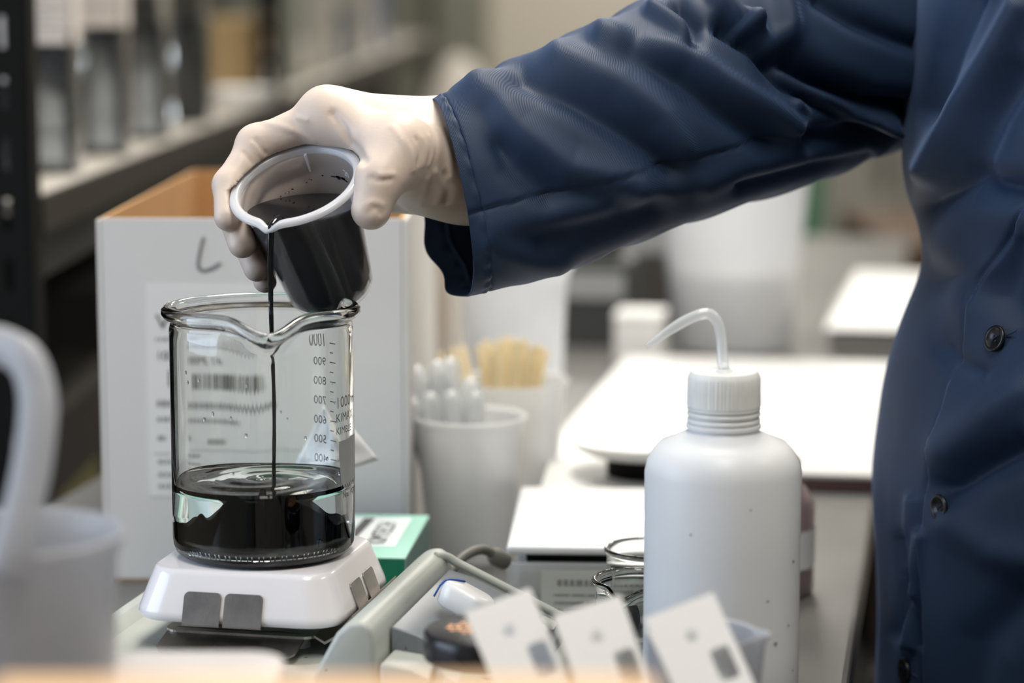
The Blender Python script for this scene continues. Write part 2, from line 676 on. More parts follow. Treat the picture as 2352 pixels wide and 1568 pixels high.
def ext_profile(bm, prof, y0, y1, bevel=0.0):
    a = [bm.verts.new((x, y0, z)) for x, z in prof]
    c = [bm.verts.new((x, y1, z)) for x, z in prof]
    n = len(prof)
    bm.faces.new(a)
    bm.faces.new(c[::-1])
    for i in range(n):
        j = (i + 1) % n
        bm.faces.new((a[i], c[i], c[j], a[j]))
    if bevel:
        bmesh.ops.recalc_face_normals(bm, faces=bm.faces)
        es = [e for e in bm.edges if len(e.link_faces) == 2 and e.calc_face_angle(0) > math.radians(25)]
        bmesh.ops.bevel(bm, geom=es, offset=bevel, segments=3, affect='EDGES', profile=0.5)


# base housing with a sunken dish round the pan
b = NB()
outer0 = [Vector((x, y, .0)) for x, y in rrect(.170, .190, .022)]
o1 = [Vector((x, y, .036)) for x, y in rrect(.170, .190, .022)]
o2 = [Vector((x, y, .042)) for x, y in rrect(.160, .180, .020)]
i1 = [Vector((x, y, .0425)) for x, y in rrect(.146, .160, .018)]
i2 = [Vector((x, y, .0365)) for x, y in rrect(.134, .146, .016)]
loft(b, [outer0, o1, o2, i1, i2])
bmesh.ops.translate(b, vec=(-.012, -.008, 0), verts=b.verts)
obj('base_housing', b, HOUSING, bal, True, 40)
# raised hood on the operator's side
b = NB()
hood = [(.056, .0), (.058, .041), (.071, .0645), (.078, .0705), (.0855, .0715), (.0905, .0685), (.0925, .060), (.0925, .0)]
ext_profile(b, hood, -.100, .078, .003)
obj('hood', b, HOUSING, bal, True, 50)
b = NB()
cheek = [(.0945, .0), (.0945, .050), (.112, .048), (.170, .024), (.176, .016), (.176, .0)]
ext_profile(b, cheek, -.100, .078, .0025)
obj('front_housing', b, HOUSING, bal, True, 50)
b = NB()
pan_p = [(.0935, .040), (.0935, .0625), (.108, .0585), (.165, .0320), (.165, .015)]
ext_profile(b, pan_p, -.072, .062, .0015)
cp = obj('control_panel', b, PANELM, bal, True, 50)
b = NB()
tube(b, smooth_pts([(.086, .060, .070), (.0915, .066, .0685), (.098, .0675, .0645), (.110, .0675, .0590), (.168, .0675, .0320)], 5), .0027, 10)
obj('panel_edge', b, HOUSING, bal, True)
b = NB()
SLP = math.atan2(.0265, .057)
Msl = Matrix.Translation((.132, 0, .0475)) @ Matrix.Rotation(SLP, 4, 'Y')
prism(b, rrect(.030, .070, .005), 0, .0008, Msl)
obj('display_window', b, mat('display_grey', (0.10, 0.11, 0.115), 0.2), cp)
for k in range(4):
    b = NB(); prism(b, rrect(.010, .018, .003), 0, .0012, Matrix.Translation((.156, -.045 + .03 * k, .0364)) @ Matrix.Rotation(SLP, 4, 'Y'))
    obj('key', b, HOUSING, cp)
# steel carrier
b = NB()
prism(b, rrect(.088, .100, .008), .0460, .0475)
prism(b, rrect(.080, .030, .007), -.0006, .0006, Matrix.Translation((-.002, -.0570, .0440)) @ Matrix.Rotation(math.radians(12), 4, 'X'))
obj('steel_carrier', b, STEEL, bal)
b = NB()
ext_profile(b, [(.044, .0475), (.050, .044), (.056, .0475), (.066, .0600), (.0655, .0610), (.0555, .0487), (.050, .0455), (.044, .0487)], -.050, .045)
obj('bent_bracket', b, STEEL, bal)
for sx, sy in ((-.03, -.03), (.03, -.03), (-.03, .03), (.03, .03)):
    b = NB(); lathe(b, [(0, .036), (.006, .036), (.005, .044), (.004, .047), (0, .047)], 20, Matrix.Translation((sx, sy, 0)))
    obj('support_post', b, HOUSING, bal, True, 40)
b = NB(); lathe(b, [(0, .0362), (.0105, .0362), (.009, .0395), (.006, .0408), (0, .0412)], 28, Matrix.Translation((.006, -.062, 0)))
obj('level_dome', b, HOUSING, bal, True)
# white pan
b = NB()
lp = []
for w, z, r in ((.112, PT - .0272, .018), (.118, PT - .0282, .020), (.1212, PT - .0255, .021), (.1200, PT - .0225, .021), (.106, PT - .0030, .018), (.1035, PT - .0008, .017), (.100, PT, .016)):
    lp.append([Vector((x, y, z)) for x, y in rrect(w, w, r, 8)])
loft(b, lp)
wp = obj('weighing_pan', b, WHITEPAN, bal, True, 50)


def clip_plate(cx, w, side):
    """spring-steel clip: thin plate with rounded upper corners lying on the sloping rim, folded under at the bottom"""
    b = NB()
    z0, z1, rc = PT - .0282, PT - .0112, .0028
    out = [(-w / 2, z0), (w / 2, z0), (w / 2, z1 - rc)]
    out += [(w / 2 - rc + rc * math.cos(t), z1 - rc + rc * math.sin(t)) for t in (.4, .8, 1.2, 1.57)]
    out += [(-w / 2 + rc + rc * math.cos(t), z1 - rc + rc * math.sin(t)) for t in (1.57, 1.95, 2.35, 2.75)]
    out += [(-w / 2, z1 - rc)]
    lo, hi = [], []
    for x, z in out:
        off = .0530 + (PT - .003 - z) * .359
        lo.append(b.verts.new((cx + x, -off - .0001, z)))
        hi.append(b.verts.new((cx + x, -off - .0010, z)))
    n = len(lo)
    b.faces.new(lo[::-1])
    b.faces.new(hi)
    for i in range(n):
        b.faces.new((lo[i], lo[(i + 1) % n], hi[(i + 1) % n], hi[i]))
    bx(b, cx - w / 2, cx + w / 2, -.0628, -.050, z0 - .0009, z0)
    if side:
        bmesh.ops.rotate(b, cent=(0, 0, 0), matrix=Matrix.Rotation(math.radians(90), 3, 'Z'), verts=b.verts)
    obj('steel_clip', b, STEEL, wp)


clip_plate(-.0175, .0215, False)
clip_plate(.0063, .0220, False)
clip_plate(-.012, .0200, True)
clip_plate(.014, .0200, True)

# ================================================================== THE BIG BEAKER
BR = 0.0520
BH = 0.139
beaker = thing('glass_beaker', 'large glass beaker with spout on white pan, receiving the black stream', 'beaker', BK, 0)
SPA = math.radians(-90 + 9)                  # the spout points at the camera, a little right


def spout_fn(r, z, a):
    d = (a - SPA + math.pi) % (2 * math.pi) - math.pi
    g = max(0.0, min(1.0, (z - (BH - .024)) / .022))
    g = g * g * (3 - 2 * g)
    s = math.exp(-abs(d / .27) ** 1.7)
    s2 = math.exp(-(d / .60) ** 2)
    return r + g * (.0125 * s - .0020 * s2 * (1 - s)), z - g * .0080 * s + .0015 * g * s2 * (1 - s)


prof = [(0, .0016), (.030, .0010), (.043, .0002), (.0475, .0010), (.0505, .0035), (.0518, .0075), (BR, .012), (BR, .060), (BR, BH - .024), (BR, BH - .014),
        (BR - .0002, BH - .0085), (BR - .0006, BH - .0058), (BR + .0006, BH - .0040), (BR + .0030, BH - .0030), (BR + .0042, BH - .0008), (BR + .0040, BH + .0018), (BR + .0020, BH + .0036),
        (BR - .0008, BH + .0036), (BR - .0026, BH + .0016), (BR - .0032, BH - .0012), (BR - .0031, BH - .0060), (BR - .0026, BH - .014), (BR - .0024, BH - .024),
        (BR - .0024, .060), (BR - .0024, .012), (.0485, .0085), (.0460, .0055), (.040, .0040), (.030, .0038), (0, .0042)]
b = NB()
lathe(b, prof, 144, None, spout_fn)
obj('glass_wall', b, GLASS, beaker, True)


def on_cyl(r, a0):
    """text (x,y) wrapped on the beaker: centred at azimuth a0, mirrored-safe outer side"""
    return lambda v, z0=0.0, x0=0.0: Vector((r * math.cos(a0 + (v.x + x0) / r), r * math.sin(a0 + (v.x + x0) / r), z0 + v.y))


# graduations on the far wall (they read mirrored from here)
RO = BR + .00015
b = NB()
zs = {}
A_S = math.radians(48)
ztop = .1160
for i, val in enumerate(range(1000, 250, -50)):
    z = ztop - .0058 * i
    big = val % 100 == 0
    L = .0062 if big else .0036
    w = .00028
    a0 = A_S - .0035 / BR
    steps = 5
    for k in range(steps):
        xa = a0 - L * k / steps / BR
        xb = a0 - L * (k + 1) / steps / BR
        quad(b, (RO * math.cos(xa), RO * math.sin(xa), z - w), (RO * math.cos(xb), RO * math.sin(xb), z - w),
             (RO * math.cos(xb), RO * math.sin(xb), z + w), (RO * math.cos(xa), RO * math.sin(xa), z + w))
    if big:
        s = str(val)
        V, F = text_geo(s, .0070)
        x1 = max(v.x for v in V)
        vs = [b.verts.new((RO * math.cos(A_S + v.x / BR), RO * math.sin(A_S + v.x / BR), z - .0024 + v.y)) for v in V]
        for f in F:
            b.faces.new([vs[q] for q in f])
# a thin base line beside the ticks
obj('graduations', b, SCALEP, beaker)
# maker's print at the right edge
b = NB()
A_L = math.radians(-33)
for s, size, z in (('1000 ml', .0088, .0875), ('KIMAX', .0070, .0795), ('KIMBLE', .0058, .0725)):
    V, F = text_geo(s, size)
    vs = [b.verts.new((RO * math.cos(A_L + v.x / BR), RO * math.sin(A_L + v.x / BR), z + v.y)) for v in V]
    for f in F:
        b.faces.new([vs[q] for q in f])
obj('maker_print', b, LOGOP, beaker)
b = NB()
V, F = text_geo('No. 14000', .0052)
vs = [b.verts.new((RO * math.cos(A_L + .12 + v.x / BR), RO * math.sin(A_L + .12 + v.x / BR), .0355 + v.y)) for v in V]
for f in F:
    b.faces.new([vs[q] for q in f])
obj('catalogue_print', b, LOGOP, beaker)
b = NB()
n = 10
for k in range(n):
    aa = A_L + .05 + .55 * k / n
    ab = A_L + .05 + .55 * (k + 1) / n
    lo_a = .0445 if k > 0 else .060
    ta = .0685
    quad(b, (RO * math.cos(aa), RO * math.sin(aa), lo_a), (RO * math.cos(ab), RO * math.sin(ab), .0405), (RO * math.cos(ab), RO * math.sin(ab), ta), (RO * math.cos(aa), RO * math.sin(aa), ta))
obj('marking_patch', b, SPOTP, beaker)
# droplets on the inside of the glass
for k in range(16):
    a = rng.uniform(-2.6, -.5)
    z = rng.uniform(.05, .125)
    r = rng.uniform(.0004, .0011)
    b = NB()
    bmesh.ops.create_icosphere(b, subdivisions=2, radius=r)
    bmesh.ops.scale(b, vec=(1, 1, rng.uniform(1.1, 1.9)), verts=b.verts)
    bmesh.ops.translate(b, vec=((BR - .0024) * math.cos(a), (BR - .0024) * math.sin(a), z), verts=b.verts)
    obj('droplet', b, WATER, beaker, True)

# the liquid standing in it
LZ = .0416
liq = thing('liquid', 'clear liquid clouded by sinking black ink in the large beaker', 'liquid', BK, 0)
b = NB()


def liq_fn(r, z, a):
    if z > LZ - .003:
        z = z + .0005 * math.sin(3 * a + r * 260) * (r / .05) + .0004 * math.sin(r * 420 + 2 * a)
    return r, z


RI = BR - .0022
lathe(b, [(0, .0043), (.030, .0039), (.040, .0041), (.0461, .0056), (.0486, .0086), (RI, .0122), (RI, LZ - .004), (RI, LZ + .0010), (RI - .0007, LZ + .0002), (RI - .003, LZ - .0001)]
      + [(RI * k / 24, LZ) for k in range(22, 0, -1)] + [(0, LZ)], 96, None, liq_fn)
obj('clear_liquid', b, WATER, liq, True)
h = .0011
P = grid_pts((-.0535, -.0535, .002), (.0535, .0535, .046), h)
rr = np.hypot(P[..., 0], P[..., 1])
ang = np.arctan2(P[..., 1], P[..., 0])
X, Y, Z = P[..., 0], P[..., 1], P[..., 2]
wob = (np.sin(X * 210 + 1.3) * np.cos(Y * 190 + .4) + .6 * np.sin(X * 420 + Y * 260) + .4 * np.sin(Y * 510 - X * 300 + Z * 400))
core = np.clip(1.7 * (1 - np.abs(X - .005) / .036), 0, 1)
core = core * core * (3 - 2 * core) * np.clip((.012 - Y) / .024, 0, 1)
topz = np.clip(.0255 - .21 * (Y + .045), .0065, .026) + .0011 * wob + .0152 * core + .0050 * np.exp(-((X + .030) / .0032) ** 2) * (Y < 0) + .0035 * np.exp(-((X - .036) / .004) ** 2) * (Y < 0)
rad = .0502 + .0001 * wob - .0100 * np.clip((.015 - Z) / .010, 0, 1) ** 2
sd = np.maximum(np.maximum(Z - topz, rr - rad), (.0068 - Z))
sd = np.minimum(sd, cone_d(P, (.004, -.0440, .045), (.003, -.041, .02), .0018, .006))
V, F = surface_nets(sd, (-.0535, -.0535, .002), h)
icl = obj_np('ink_cloud', V, F, INKCLOUD, liq)
sm = icl.modifiers.new('smooth', 'SMOOTH')
sm.factor = 0.5
sm.iterations = 6

# ================================================================== THE TILTED CUP
PHI = math.radians(16)
CT = 0.602
ST = math.sqrt(1 - CT * CT)
Rc = Matrix(((1, 0, 0), (0, SP, -CP), (0, CP, SP)))     # camera (right, up, back) -> world


def c2w(v):
    x, u, k = v
    return Vector((x, u * SP - k * CP, u * CP + k * SP))


CN = c2w((-math.sin(PHI) * ST, math.cos(PHI) * ST, CT)).normalized()     # cup axis, towards the mouth
CE1 = c2w((math.cos(PHI), math.sin(PHI), 0)).normalized()                # image right
CE2 = CE1.cross(CN).normalized()
if CE2.y < 0:
    CE2 = -CE2                                                           # away from the camera
CC = at(680, 424, 1.368)                                                 # mouth centre


def cupp(s, rho, alpha):
    """point s metres below the mouth, rho off the axis, alpha from image-right (0) through the back (90)"""
    a = math.radians(alpha)
    return CC - CN * s + (CE1 * math.cos(a) + CE2 * math.sin(a)) * rho


MC = Matrix((( CE1.x, CE2.x, CN.x, 0), (CE1.y, CE2.y, CN.y, 0), (CE1.z, CE2.z, CN.z, 0), (0, 0, 0, 1)))
CUPH = .078
# lowest point of the mouth = spout
down = Vector((0, 0, -1))
dl = MC.to_3x3().inverted() @ down
SPC = math.atan2(dl.y, dl.x)
cup = thing('measuring_cup', 'translucent plastic measuring cup tilted in the gloved hand, pouring black ink', 'cup', CC, 0)


def cup_fn(r, z, a):
    d = (a - SPC + math.pi) % (2 * math.pi) - math.pi
    g = max(0.0, min(1.0, (z + .014) / .014))
    s = math.exp(-(d / .13) ** 2) * g * g
    return r + .0026 * s, z - .0030 * s


MCL = MC.copy()
prof = [(0, -CUPH + .0012), (.018, -CUPH + .0010), (.0215, -CUPH), (.0235, -CUPH + .0008), (.0252, -CUPH + .0040), (.0262, -CUPH + .012), (.0328, -.0030), (.0332, -.0022), (.0372, -.0022),
        (.0386, -.0012), (.0388, .0002), (.0378, .0012), (.0350, .0012), (.0335, .0004), (.0322, -.0022), (.0316, -.006), (.0252, -CUPH + .012), (.0243, -CUPH + .0045), (.0225, -CUPH + .0024), (0, -CUPH + .0024)]
b = NB()
lathe(b, prof, 120, MCL, cup_fn)
obj('cup_wall', b, CUPMAT, cup, True, 60)
b = NB()
lathe(b, [(.0334, -.0024), (.0374, -.0025), (.0390, -.0013), (.0392, .0003), (.0379, .0016), (.0349, .0016), (.0336, .0008), (.0334, -.0024)], 120, MCL, cup_fn)
obj('rim', b, CUPRIM, cup, True)
# moulded ribs under the rim and the small raised figures inside
for al in (75, 272 - 360 + 62, 200):
    b = NB()
    a = math.radians(al)
    for rr_, z0, z1 in ((.0318, -.002, -.012),):
        ca, sa = math.cos(a), math.sin(a)
        M2 = MCL @ Matrix.Rotation(a, 4, 'Z')
        if al == 75:
            bx_v = [(.0300, -.0007, -.001), (.0325, -.0007, -.001), (.0325, .0007, -.001), (.0300, .0007, -.001), (.0304, -.0004, -.0125), (.0310, -.0004, -.0125), (.0310, .0004, -.0125), (.0304, .0004, -.0125)]
        else:
            bx_v = [(.0322, -.0010, -.0018), (.0352, -.0010, -.0018), (.0352, .0010, -.0018), (.0322, .0010, -.0018), (.0312, -.0009, -.0125), (.0325, -.0009, -.0125), (.0325, .0009, -.0125), (.0312, .0009, -.0125)]
        vs = [b.verts.new(M2 @ Vector(p)) for p in bx_v]
        for f in ((0, 1, 2, 3), (7, 6, 5, 4), (0, 4, 5, 1), (1, 5, 6, 2), (2, 6, 7, 3), (3, 7, 4, 0)):
            b.faces.new([vs[i] for i in f])
    obj('rib', b, CUPRIM, cup)
b = NB()
a_f = math.radians(30)
V, F = text_geo('20', .0060)
vs = [b.verts.new(MCL @ Vector((.0310 * math.cos(a_f - v.x / .031), .0310 * math.sin(a_f - v.x / .031), -.0125 + v.y))) for v in V]
for f in F:
    b.faces.new([vs[i] for i in f])
obj('raised_figures', b, WHITEPL, cup)

# ink left in the cup: interior cut by the level of the spout lip
spl = MC.to_3x3() @ Vector((.0348 * math.cos(SPC), .0348 * math.sin(SPC), -.0012))
hdc_ = Vector((CN.x, CN.y, 0)).normalized()      # the surface rises a little away from the spout while it pours
ci = thing('liquid', 'black ink left inside the tilted measuring cup', 'liquid', CC, 0)
b = NB()
lathe(b, [(0, -CUPH + .0022), (.0227, -CUPH + .0022), (.0246, -CUPH + .0044), (.0256, -CUPH + .012), (.0319, -.006), (.0325, -.0022), (.0337, .0004), (.0337, .001), (0, .001)], 96, MCL, cup_fn)
bmesh.ops.recalc_face_normals(b, faces=b.faces)
geom = b.verts[:] + b.edges[:] + b.faces[:]
r = bmesh.ops.bisect_plane(b, geom=geom, plane_co=tuple(spl), plane_no=(hdc_.x * .17, hdc_.y * .17, 1), clear_outer=True)
ed = [e for e in r['geom_cut'] if isinstance(e, bmesh.types.BMEdge)]
bmesh.ops.contextual_create(b, geom=ed)
obj('ink_body', b, INK, ci, True, 40)
# the splash line on the inner wall
b = NB()
for k in range(46):
    a = math.radians(rng.uniform(8, 50) if k < 36 else rng.uniform(60, 120))
    zc = -.0195 + .004 * math.sin(a * 2) + rng.normal(0, .0006)
    rr_ = .0316 - (.006 + zc) / (.072) * -.0064
    rr_ = .0316 + (zc + .006) * (.0064 / .060) - .00015
    s_ = rng.uniform(.0003, .0007)
    M2 = MCL @ Matrix.Rotation(a, 4, 'Z') @ Matrix.Translation((rr_, 0, zc))
    vv = []
    for q in range(7):
        t_ = 2 * math.pi * q / 7
        vv.append(b.verts.new(M2 @ Vector((0, 3.0 * s_ * math.cos(t_) if k < 30 else s_ * math.cos(t_), s_ * .8 * math.sin(t_)))))
    b.faces.new(vv)
obj('splash_marks', b, INK, ci)

# ink stream
sp_w = CC + spl
SX, SY = sp_w.x + CE1.x * 0, sp_w.y - .003
stream = thing('ink_stream', 'thin black ink stream falling from cup spout into beaker', 'liquid stream', (SX, SY, BK.z + LZ), 0)
b = NB()
hd = Vector((CN.x, CN.y, 0)).normalized()
z_s = sp_w.z - (BK.z + LZ)
pts, rads = [], []
for k in range(8):
    t_ = k / 7
    pts.append(Vector((-hd.x * .010 * (1 - t_) ** 1.3, -hd.y * .010 * (1 - t_) ** 1.3 + .003 * (1 - t_), z_s - .0006 + .0012 * (1 - t_) - .003 * t_ ** 3)))
    rads.append(.0016 * (1 - t_) + .0019)
for k in range(1, 40):
    t_ = k / 39
    z = (z_s - .0046) * (1 - t_)
    pts.append(Vector((-.0004 * math.sin(t_ * 7), 0, z)))
    rads.append(.0019 - .0008 * min(1, t_ * 2.2) + .00010 * math.sin(t_ * 40) * t_)
pts.append(Vector((0, 0, -.002)))
rads.append(.0013)
tube(b, pts, rads, 14)
obj('stream_body', b, INK, stream, True)

# ================================================================== PERSON
PO = Vector((0.37, 1.45, FLOOR))
person = thing('person', 'person in a navy lab coat and cream latex glove pouring from a cup', 'person', PO, 0)


def tol(V):
    return np.asarray(V, float) - np.array(PO)


# ---- gloved hand
h = .0011
thumb = [at(985, 395, 1.392), at(921, 346, 1.366), at(873, 410, 1.350), at(852, 482, 1.347)]
WR = at(1085, 352, 1.418)
WR2 = at(1090, 395, 1.414)
idx = [cupp(-.013, .050, 58), cupp(-.006, .0470, 112), cupp(.001, .0435, 151), cupp(.008, .0425, 181)]
mid = [cupp(.006, .053, 60), cupp(.008, .0475, 120), cupp(.016, .0425, 162), cupp(.0235, .0400, 191)]
rng_f = [cupp(.024, .052, 62), cupp(.028, .046, 122), cupp(.036, .0400, 163), cupp(.0430, .0370, 190)]
pin = [cupp(.041, .050, 66), cupp(.045, .043, 120), cupp(.051, .0375, 156), cupp(.0565, .0350, 182)]
fr = [(.0118, .0102, .0092, .0080), (.0120, .0104, .0094, .0082), (.0115, .0098, .0088, .0077), (.0105, .0088, .0079, .0070)]
allp = np.array([list(p) for f in (thumb, idx, mid, rng_f, pin, [WR, WR2]) for p in f])
lo = allp.min(0) - .022
hi = allp.max(0) + .03
P = grid_pts(lo, hi, h)
sh = P.shape[:3]
Q = P.reshape(-1, 3)


def chain(Q, J, R, k=.004):
    d = None
    for i in range(len(J) - 1):
        c = cone_d(Q, J[i], J[i + 1], R[i], R[i + 1])
        d = c if d is None else smin(d, c, k)
    return d


fd = [chain(Q, f, r) for f, r in zip((idx, mid, rng_f, pin), fr)]
# knuckle swellings at the middle joints
for i, f in enumerate((idx, mid, rng_f, pin)):
    fd[i] = smin(fd[i], np.linalg.norm(Q - np.array(f[1]), axis=-1) - fr[i][1] * 1.0, .008)
palm = None
wl = [WR + Vector((0, 0, .010)), WR + Vector((0, .004, .002)), WR + Vector((0, .004, -.006)), WR2 + Vector((0, .004, -.008))]
for i, f in enumerate((idx, mid, rng_f, pin)):
    c = cone_d(Q, wl[i], f[0], .021 - .001 * i, (.0140, .0142, .0138, .0125)[i])
    palm = c if palm is None else smin(palm, c, .016)
palm = smin(palm, cone_d(Q, WR, WR2, .026, .024), .02)
# thenar mass and web
thn = smin(cone_d(Q, at(1060, 400, 1.402), thumb[0], .024, .022), cone_d(Q, thumb[0], thumb[1], .0215, .0165), .014)
thn = smin(thn, cone_d(Q, thumb[1], idx[0], .0125, .0120), .018)
thb = smin(cone_d(Q, thumb[1], thumb[2], .0148, .0128), cone_d(Q, thumb[2], thumb[3], .0130, .0112), .006)
palm = smin(palm, thn, .018)
palm = smin(palm, thb, .014)
hand = palm
for i in range(4):
    # blend with the palm near the knuckle, stay apart further out
    dk = np.linalg.norm(Q - np.array((idx, mid, rng_f, pin)[i][0]), axis=-1)
    k = np.clip(.012 * (1 - dk / .035), .0012, .012)
    hh = np.maximum(k - np.abs(hand - fd[i]), 0) / k
    hand = np.minimum(hand, fd[i]) - hh * hh * k * .25
# loose glove cuff
hand = smin(hand, cone_d(Q, at(1010, 352, 1.412), at(1075, 352, 1.416), .0270, .0285), .010)


# folds and stretch ridges of the latex
NEAR = np.abs(hand) < .006
QN = Q[NEAR]


def ridge(d, pts, r, amp):
    pts = smooth_pts([Vector(p) for p in pts], 4)
    dd = None
    for a, c in zip(pts[:-1], pts[1:]):
        v = cone_d(QN, a, c, 0, 0)
        dd = v if dd is None else np.minimum(dd, v)
    d[NEAR] -= 1.7 * amp * np.exp(-(dd / r) ** 2)
    return d


ridges = [([(606, 283), (650, 292), (690, 305), (722, 322)], .0016, .0011), ([(640, 262), (680, 268), (705, 275)], .0014, .0006),
          ([(765, 262), (790, 295), (815, 335), (838, 372)], .0022, -.0016), ([(900, 292), (925, 320), (945, 355), (950, 390)], .0016, .0010),
          ([(968, 315), (978, 345), (970, 380)], .0014, .0008), ([(955, 318), (965, 345), (958, 375)], .0010, -.0008), ([(985, 312), (993, 345), (985, 378)], .0012, .0007),
          ([(850, 408), (870, 415), (895, 412)], .0014, -.0008), ([(855, 395), (880, 402), (905, 400)], .0014, .0006), ([(838, 470), (858, 462), (880, 470)], .0014, .0007),
          ([(845, 490), (862, 478), (872, 490)], .0012, -.0007), ([(588, 322), (600, 335), (610, 352)], .0012, -.0009), ([(578, 328), (590, 342), (600, 358)], .0010, .0006),
          ([(560, 352), (572, 365), (580, 375)], .0011, -.0008), ([(1010, 300), (1030, 350), (1035, 410)], .0018, .0009), ([(1000, 395), (1010, 430), (1005, 462)], .0020, .0012),
          ([(1025, 400), (1032, 435), (1028, 465)], .0018, -.0012), ([(980, 410), (975, 440), (965, 470)], .0018, .0008)]


def ray_hit(px, py, dist):
    """depth where the hand field turns inside along a pixel ray, by nearest-cell lookup"""
    G = dist.reshape(sh)
    for d in np.arange(1.30, 1.48, .0008):
        w = np.array(at(px, py, d))
        i = np.round((w - lo) / h).astype(int)
        if (i < 0).any() or (i >= np.array(sh)).any():
            continue
        if G[tuple(i)] < 0:
            return Vector(w)
    return None


base = hand.copy()
for pl, r_, amp in ridges:
    hit = [ray_hit(x, y, base) for x, y in pl]
    hit = [p for p in hit if p is not None]
    if len(hit) >= 2:
        hand = ridge(hand, hit, r_, amp)
# the hand closes on the cup: keep it outside the cup wall
rel = Q - np.array(CC)
s_ax = -(rel @ np.array(CN))
rho = np.linalg.norm(rel + s_ax[:, None] * np.array(CN), axis=-1)
cup_out = np.maximum(rho - (.0334 - .0066 * np.clip(s_ax, 0, CUPH) / CUPH), np.maximum(-s_ax, s_ax - CUPH))
rim_out = np.maximum(rho - .0393, np.abs(s_ax + .0002) - .0028)
hand = np.maximum(hand, -np.minimum(cup_out, rim_out) + .0001)
V, F = surface_nets(hand.reshape(sh), lo, h)
glove = obj_np('glove', tol(V), F, LATEX, person)
sm = glove.modifiers.new('smooth', 'SMOOTH')
sm.factor = 0.5
sm.iterations = 4

# ---- sleeve
SLV = [  # (px, py, depth, half height px, half depth m)
    (1033, 456, 1.405, 228, .050), (1120, 428, 1.409, 238, .052), (1250, 378, 1.418, 247, .054), (1400, 316, 1.435, 250, .057), (1560, 250, 1.46, 258, .060), (1720, 176, 1.50, 282, .066),
    (1880, 108, 1.535, 295, .072), (2040, 40, 1.57, 300, .078), (2180, -40, 1.61, 310, .085), (2280, -110, 1.64, 320, .090)]
NU, NV = 300, 220


def interp(tab, u):
    k = u * (len(tab) - 1)
    i = int(min(len(tab) - 2, max(0, math.floor(k))))
    t = k - i
    p0 = np.array(tab[max(i - 1, 0)], float)
    p1, p2 = np.array(tab[i], float), np.array(tab[i + 1], float)
    p3 = np.array(tab[min(i + 2, len(tab) - 1)], float)
    return .5 * (2 * p1 + (p2 - p0) * t + (2 * p0 - 5 * p1 + 4 * p2 - p3) * t * t + (3 * p1 - p0 - 3 * p2 + p3) * t ** 3)


def polydist(px, py, pts):
    best = np.full(px.shape, 1e9)
    for (x0, y0), (x1, y1) in zip(pts[:-1], pts[1:]):
        dx, dy = x1 - x0, y1 - y0
        t = np.clip(((px - x0) * dx + (py - y0) * dy) / (dx * dx + dy * dy), 0, 1)
        best = np.minimum(best, np.hypot(px - x0 - t * dx, py - y0 - t * dy))
    return best


def grid_normals(G):
    du = np.gradient(G, axis=0)
    dv = np.roll(G, -1, axis=1) - np.roll(G, 1, axis=1)
    n = np.cross(du, dv)
    return n / (np.linalg.norm(n, axis=-1, keepdims=True) + 1e-12)


# cross direction of the sleeve in the image plane (perpendicular to its axis), and depth direction
G = np.zeros((NU, NV, 3))
for iu in range(NU):
    u = iu / (NU - 1)
    x, y, d, hh, hd_ = interp(SLV, u)
    x2, y2, d2, _, _ = interp(SLV, min(1, u + .01))
    x1, y1, d1, _, _ = interp(SLV, max(0, u - .01))
    t3 = (at(x2, y2, d2) - at(x1, y1, d1)).normalized()
    # the cuff is cut slanting: its rim leans back at the top
    slant = max(0.0, 1 - u * 9)
    c = at(x, y, d)
    fwd = Vector((0, CP, -SP))
    up = (fwd.cross(t3)).normalized()
    if up.z < 0:
        up = -up
    bk = t3.cross(up).normalized()
    if bk.y < 0:
        bk = -bk
    hm = hh / FPX * d * .985
    for iv in range(NV):
        a = 2 * math.pi * iv / NV
        ca, sa = math.cos(a), math.sin(a)
        # superellipse, a little boxy below
        e = .92
        pu = math.copysign(abs(ca) ** e, ca)
        pb = math.copysign(abs(sa) ** e, sa)
        G[iu, iv] = c + up * pu * hm + bk * pb * hd_ + t3 * (slant * (.0075 * ca + .001 * (sa < 0) * abs(sa) - .012 * (sa > 0) * abs(sa) + .0022 * math.sin(9 * a) * (sa > 0)))
N = grid_normals(G)
cen = G.mean(axis=1, keepdims=True)
sgn = np.sign(((G - cen) * N).sum(-1, keepdims=True))
N = N * sgn
px, py = proj(G)
front = np.clip(-N[..., 1] * 2.5 + .35, 0, 1)
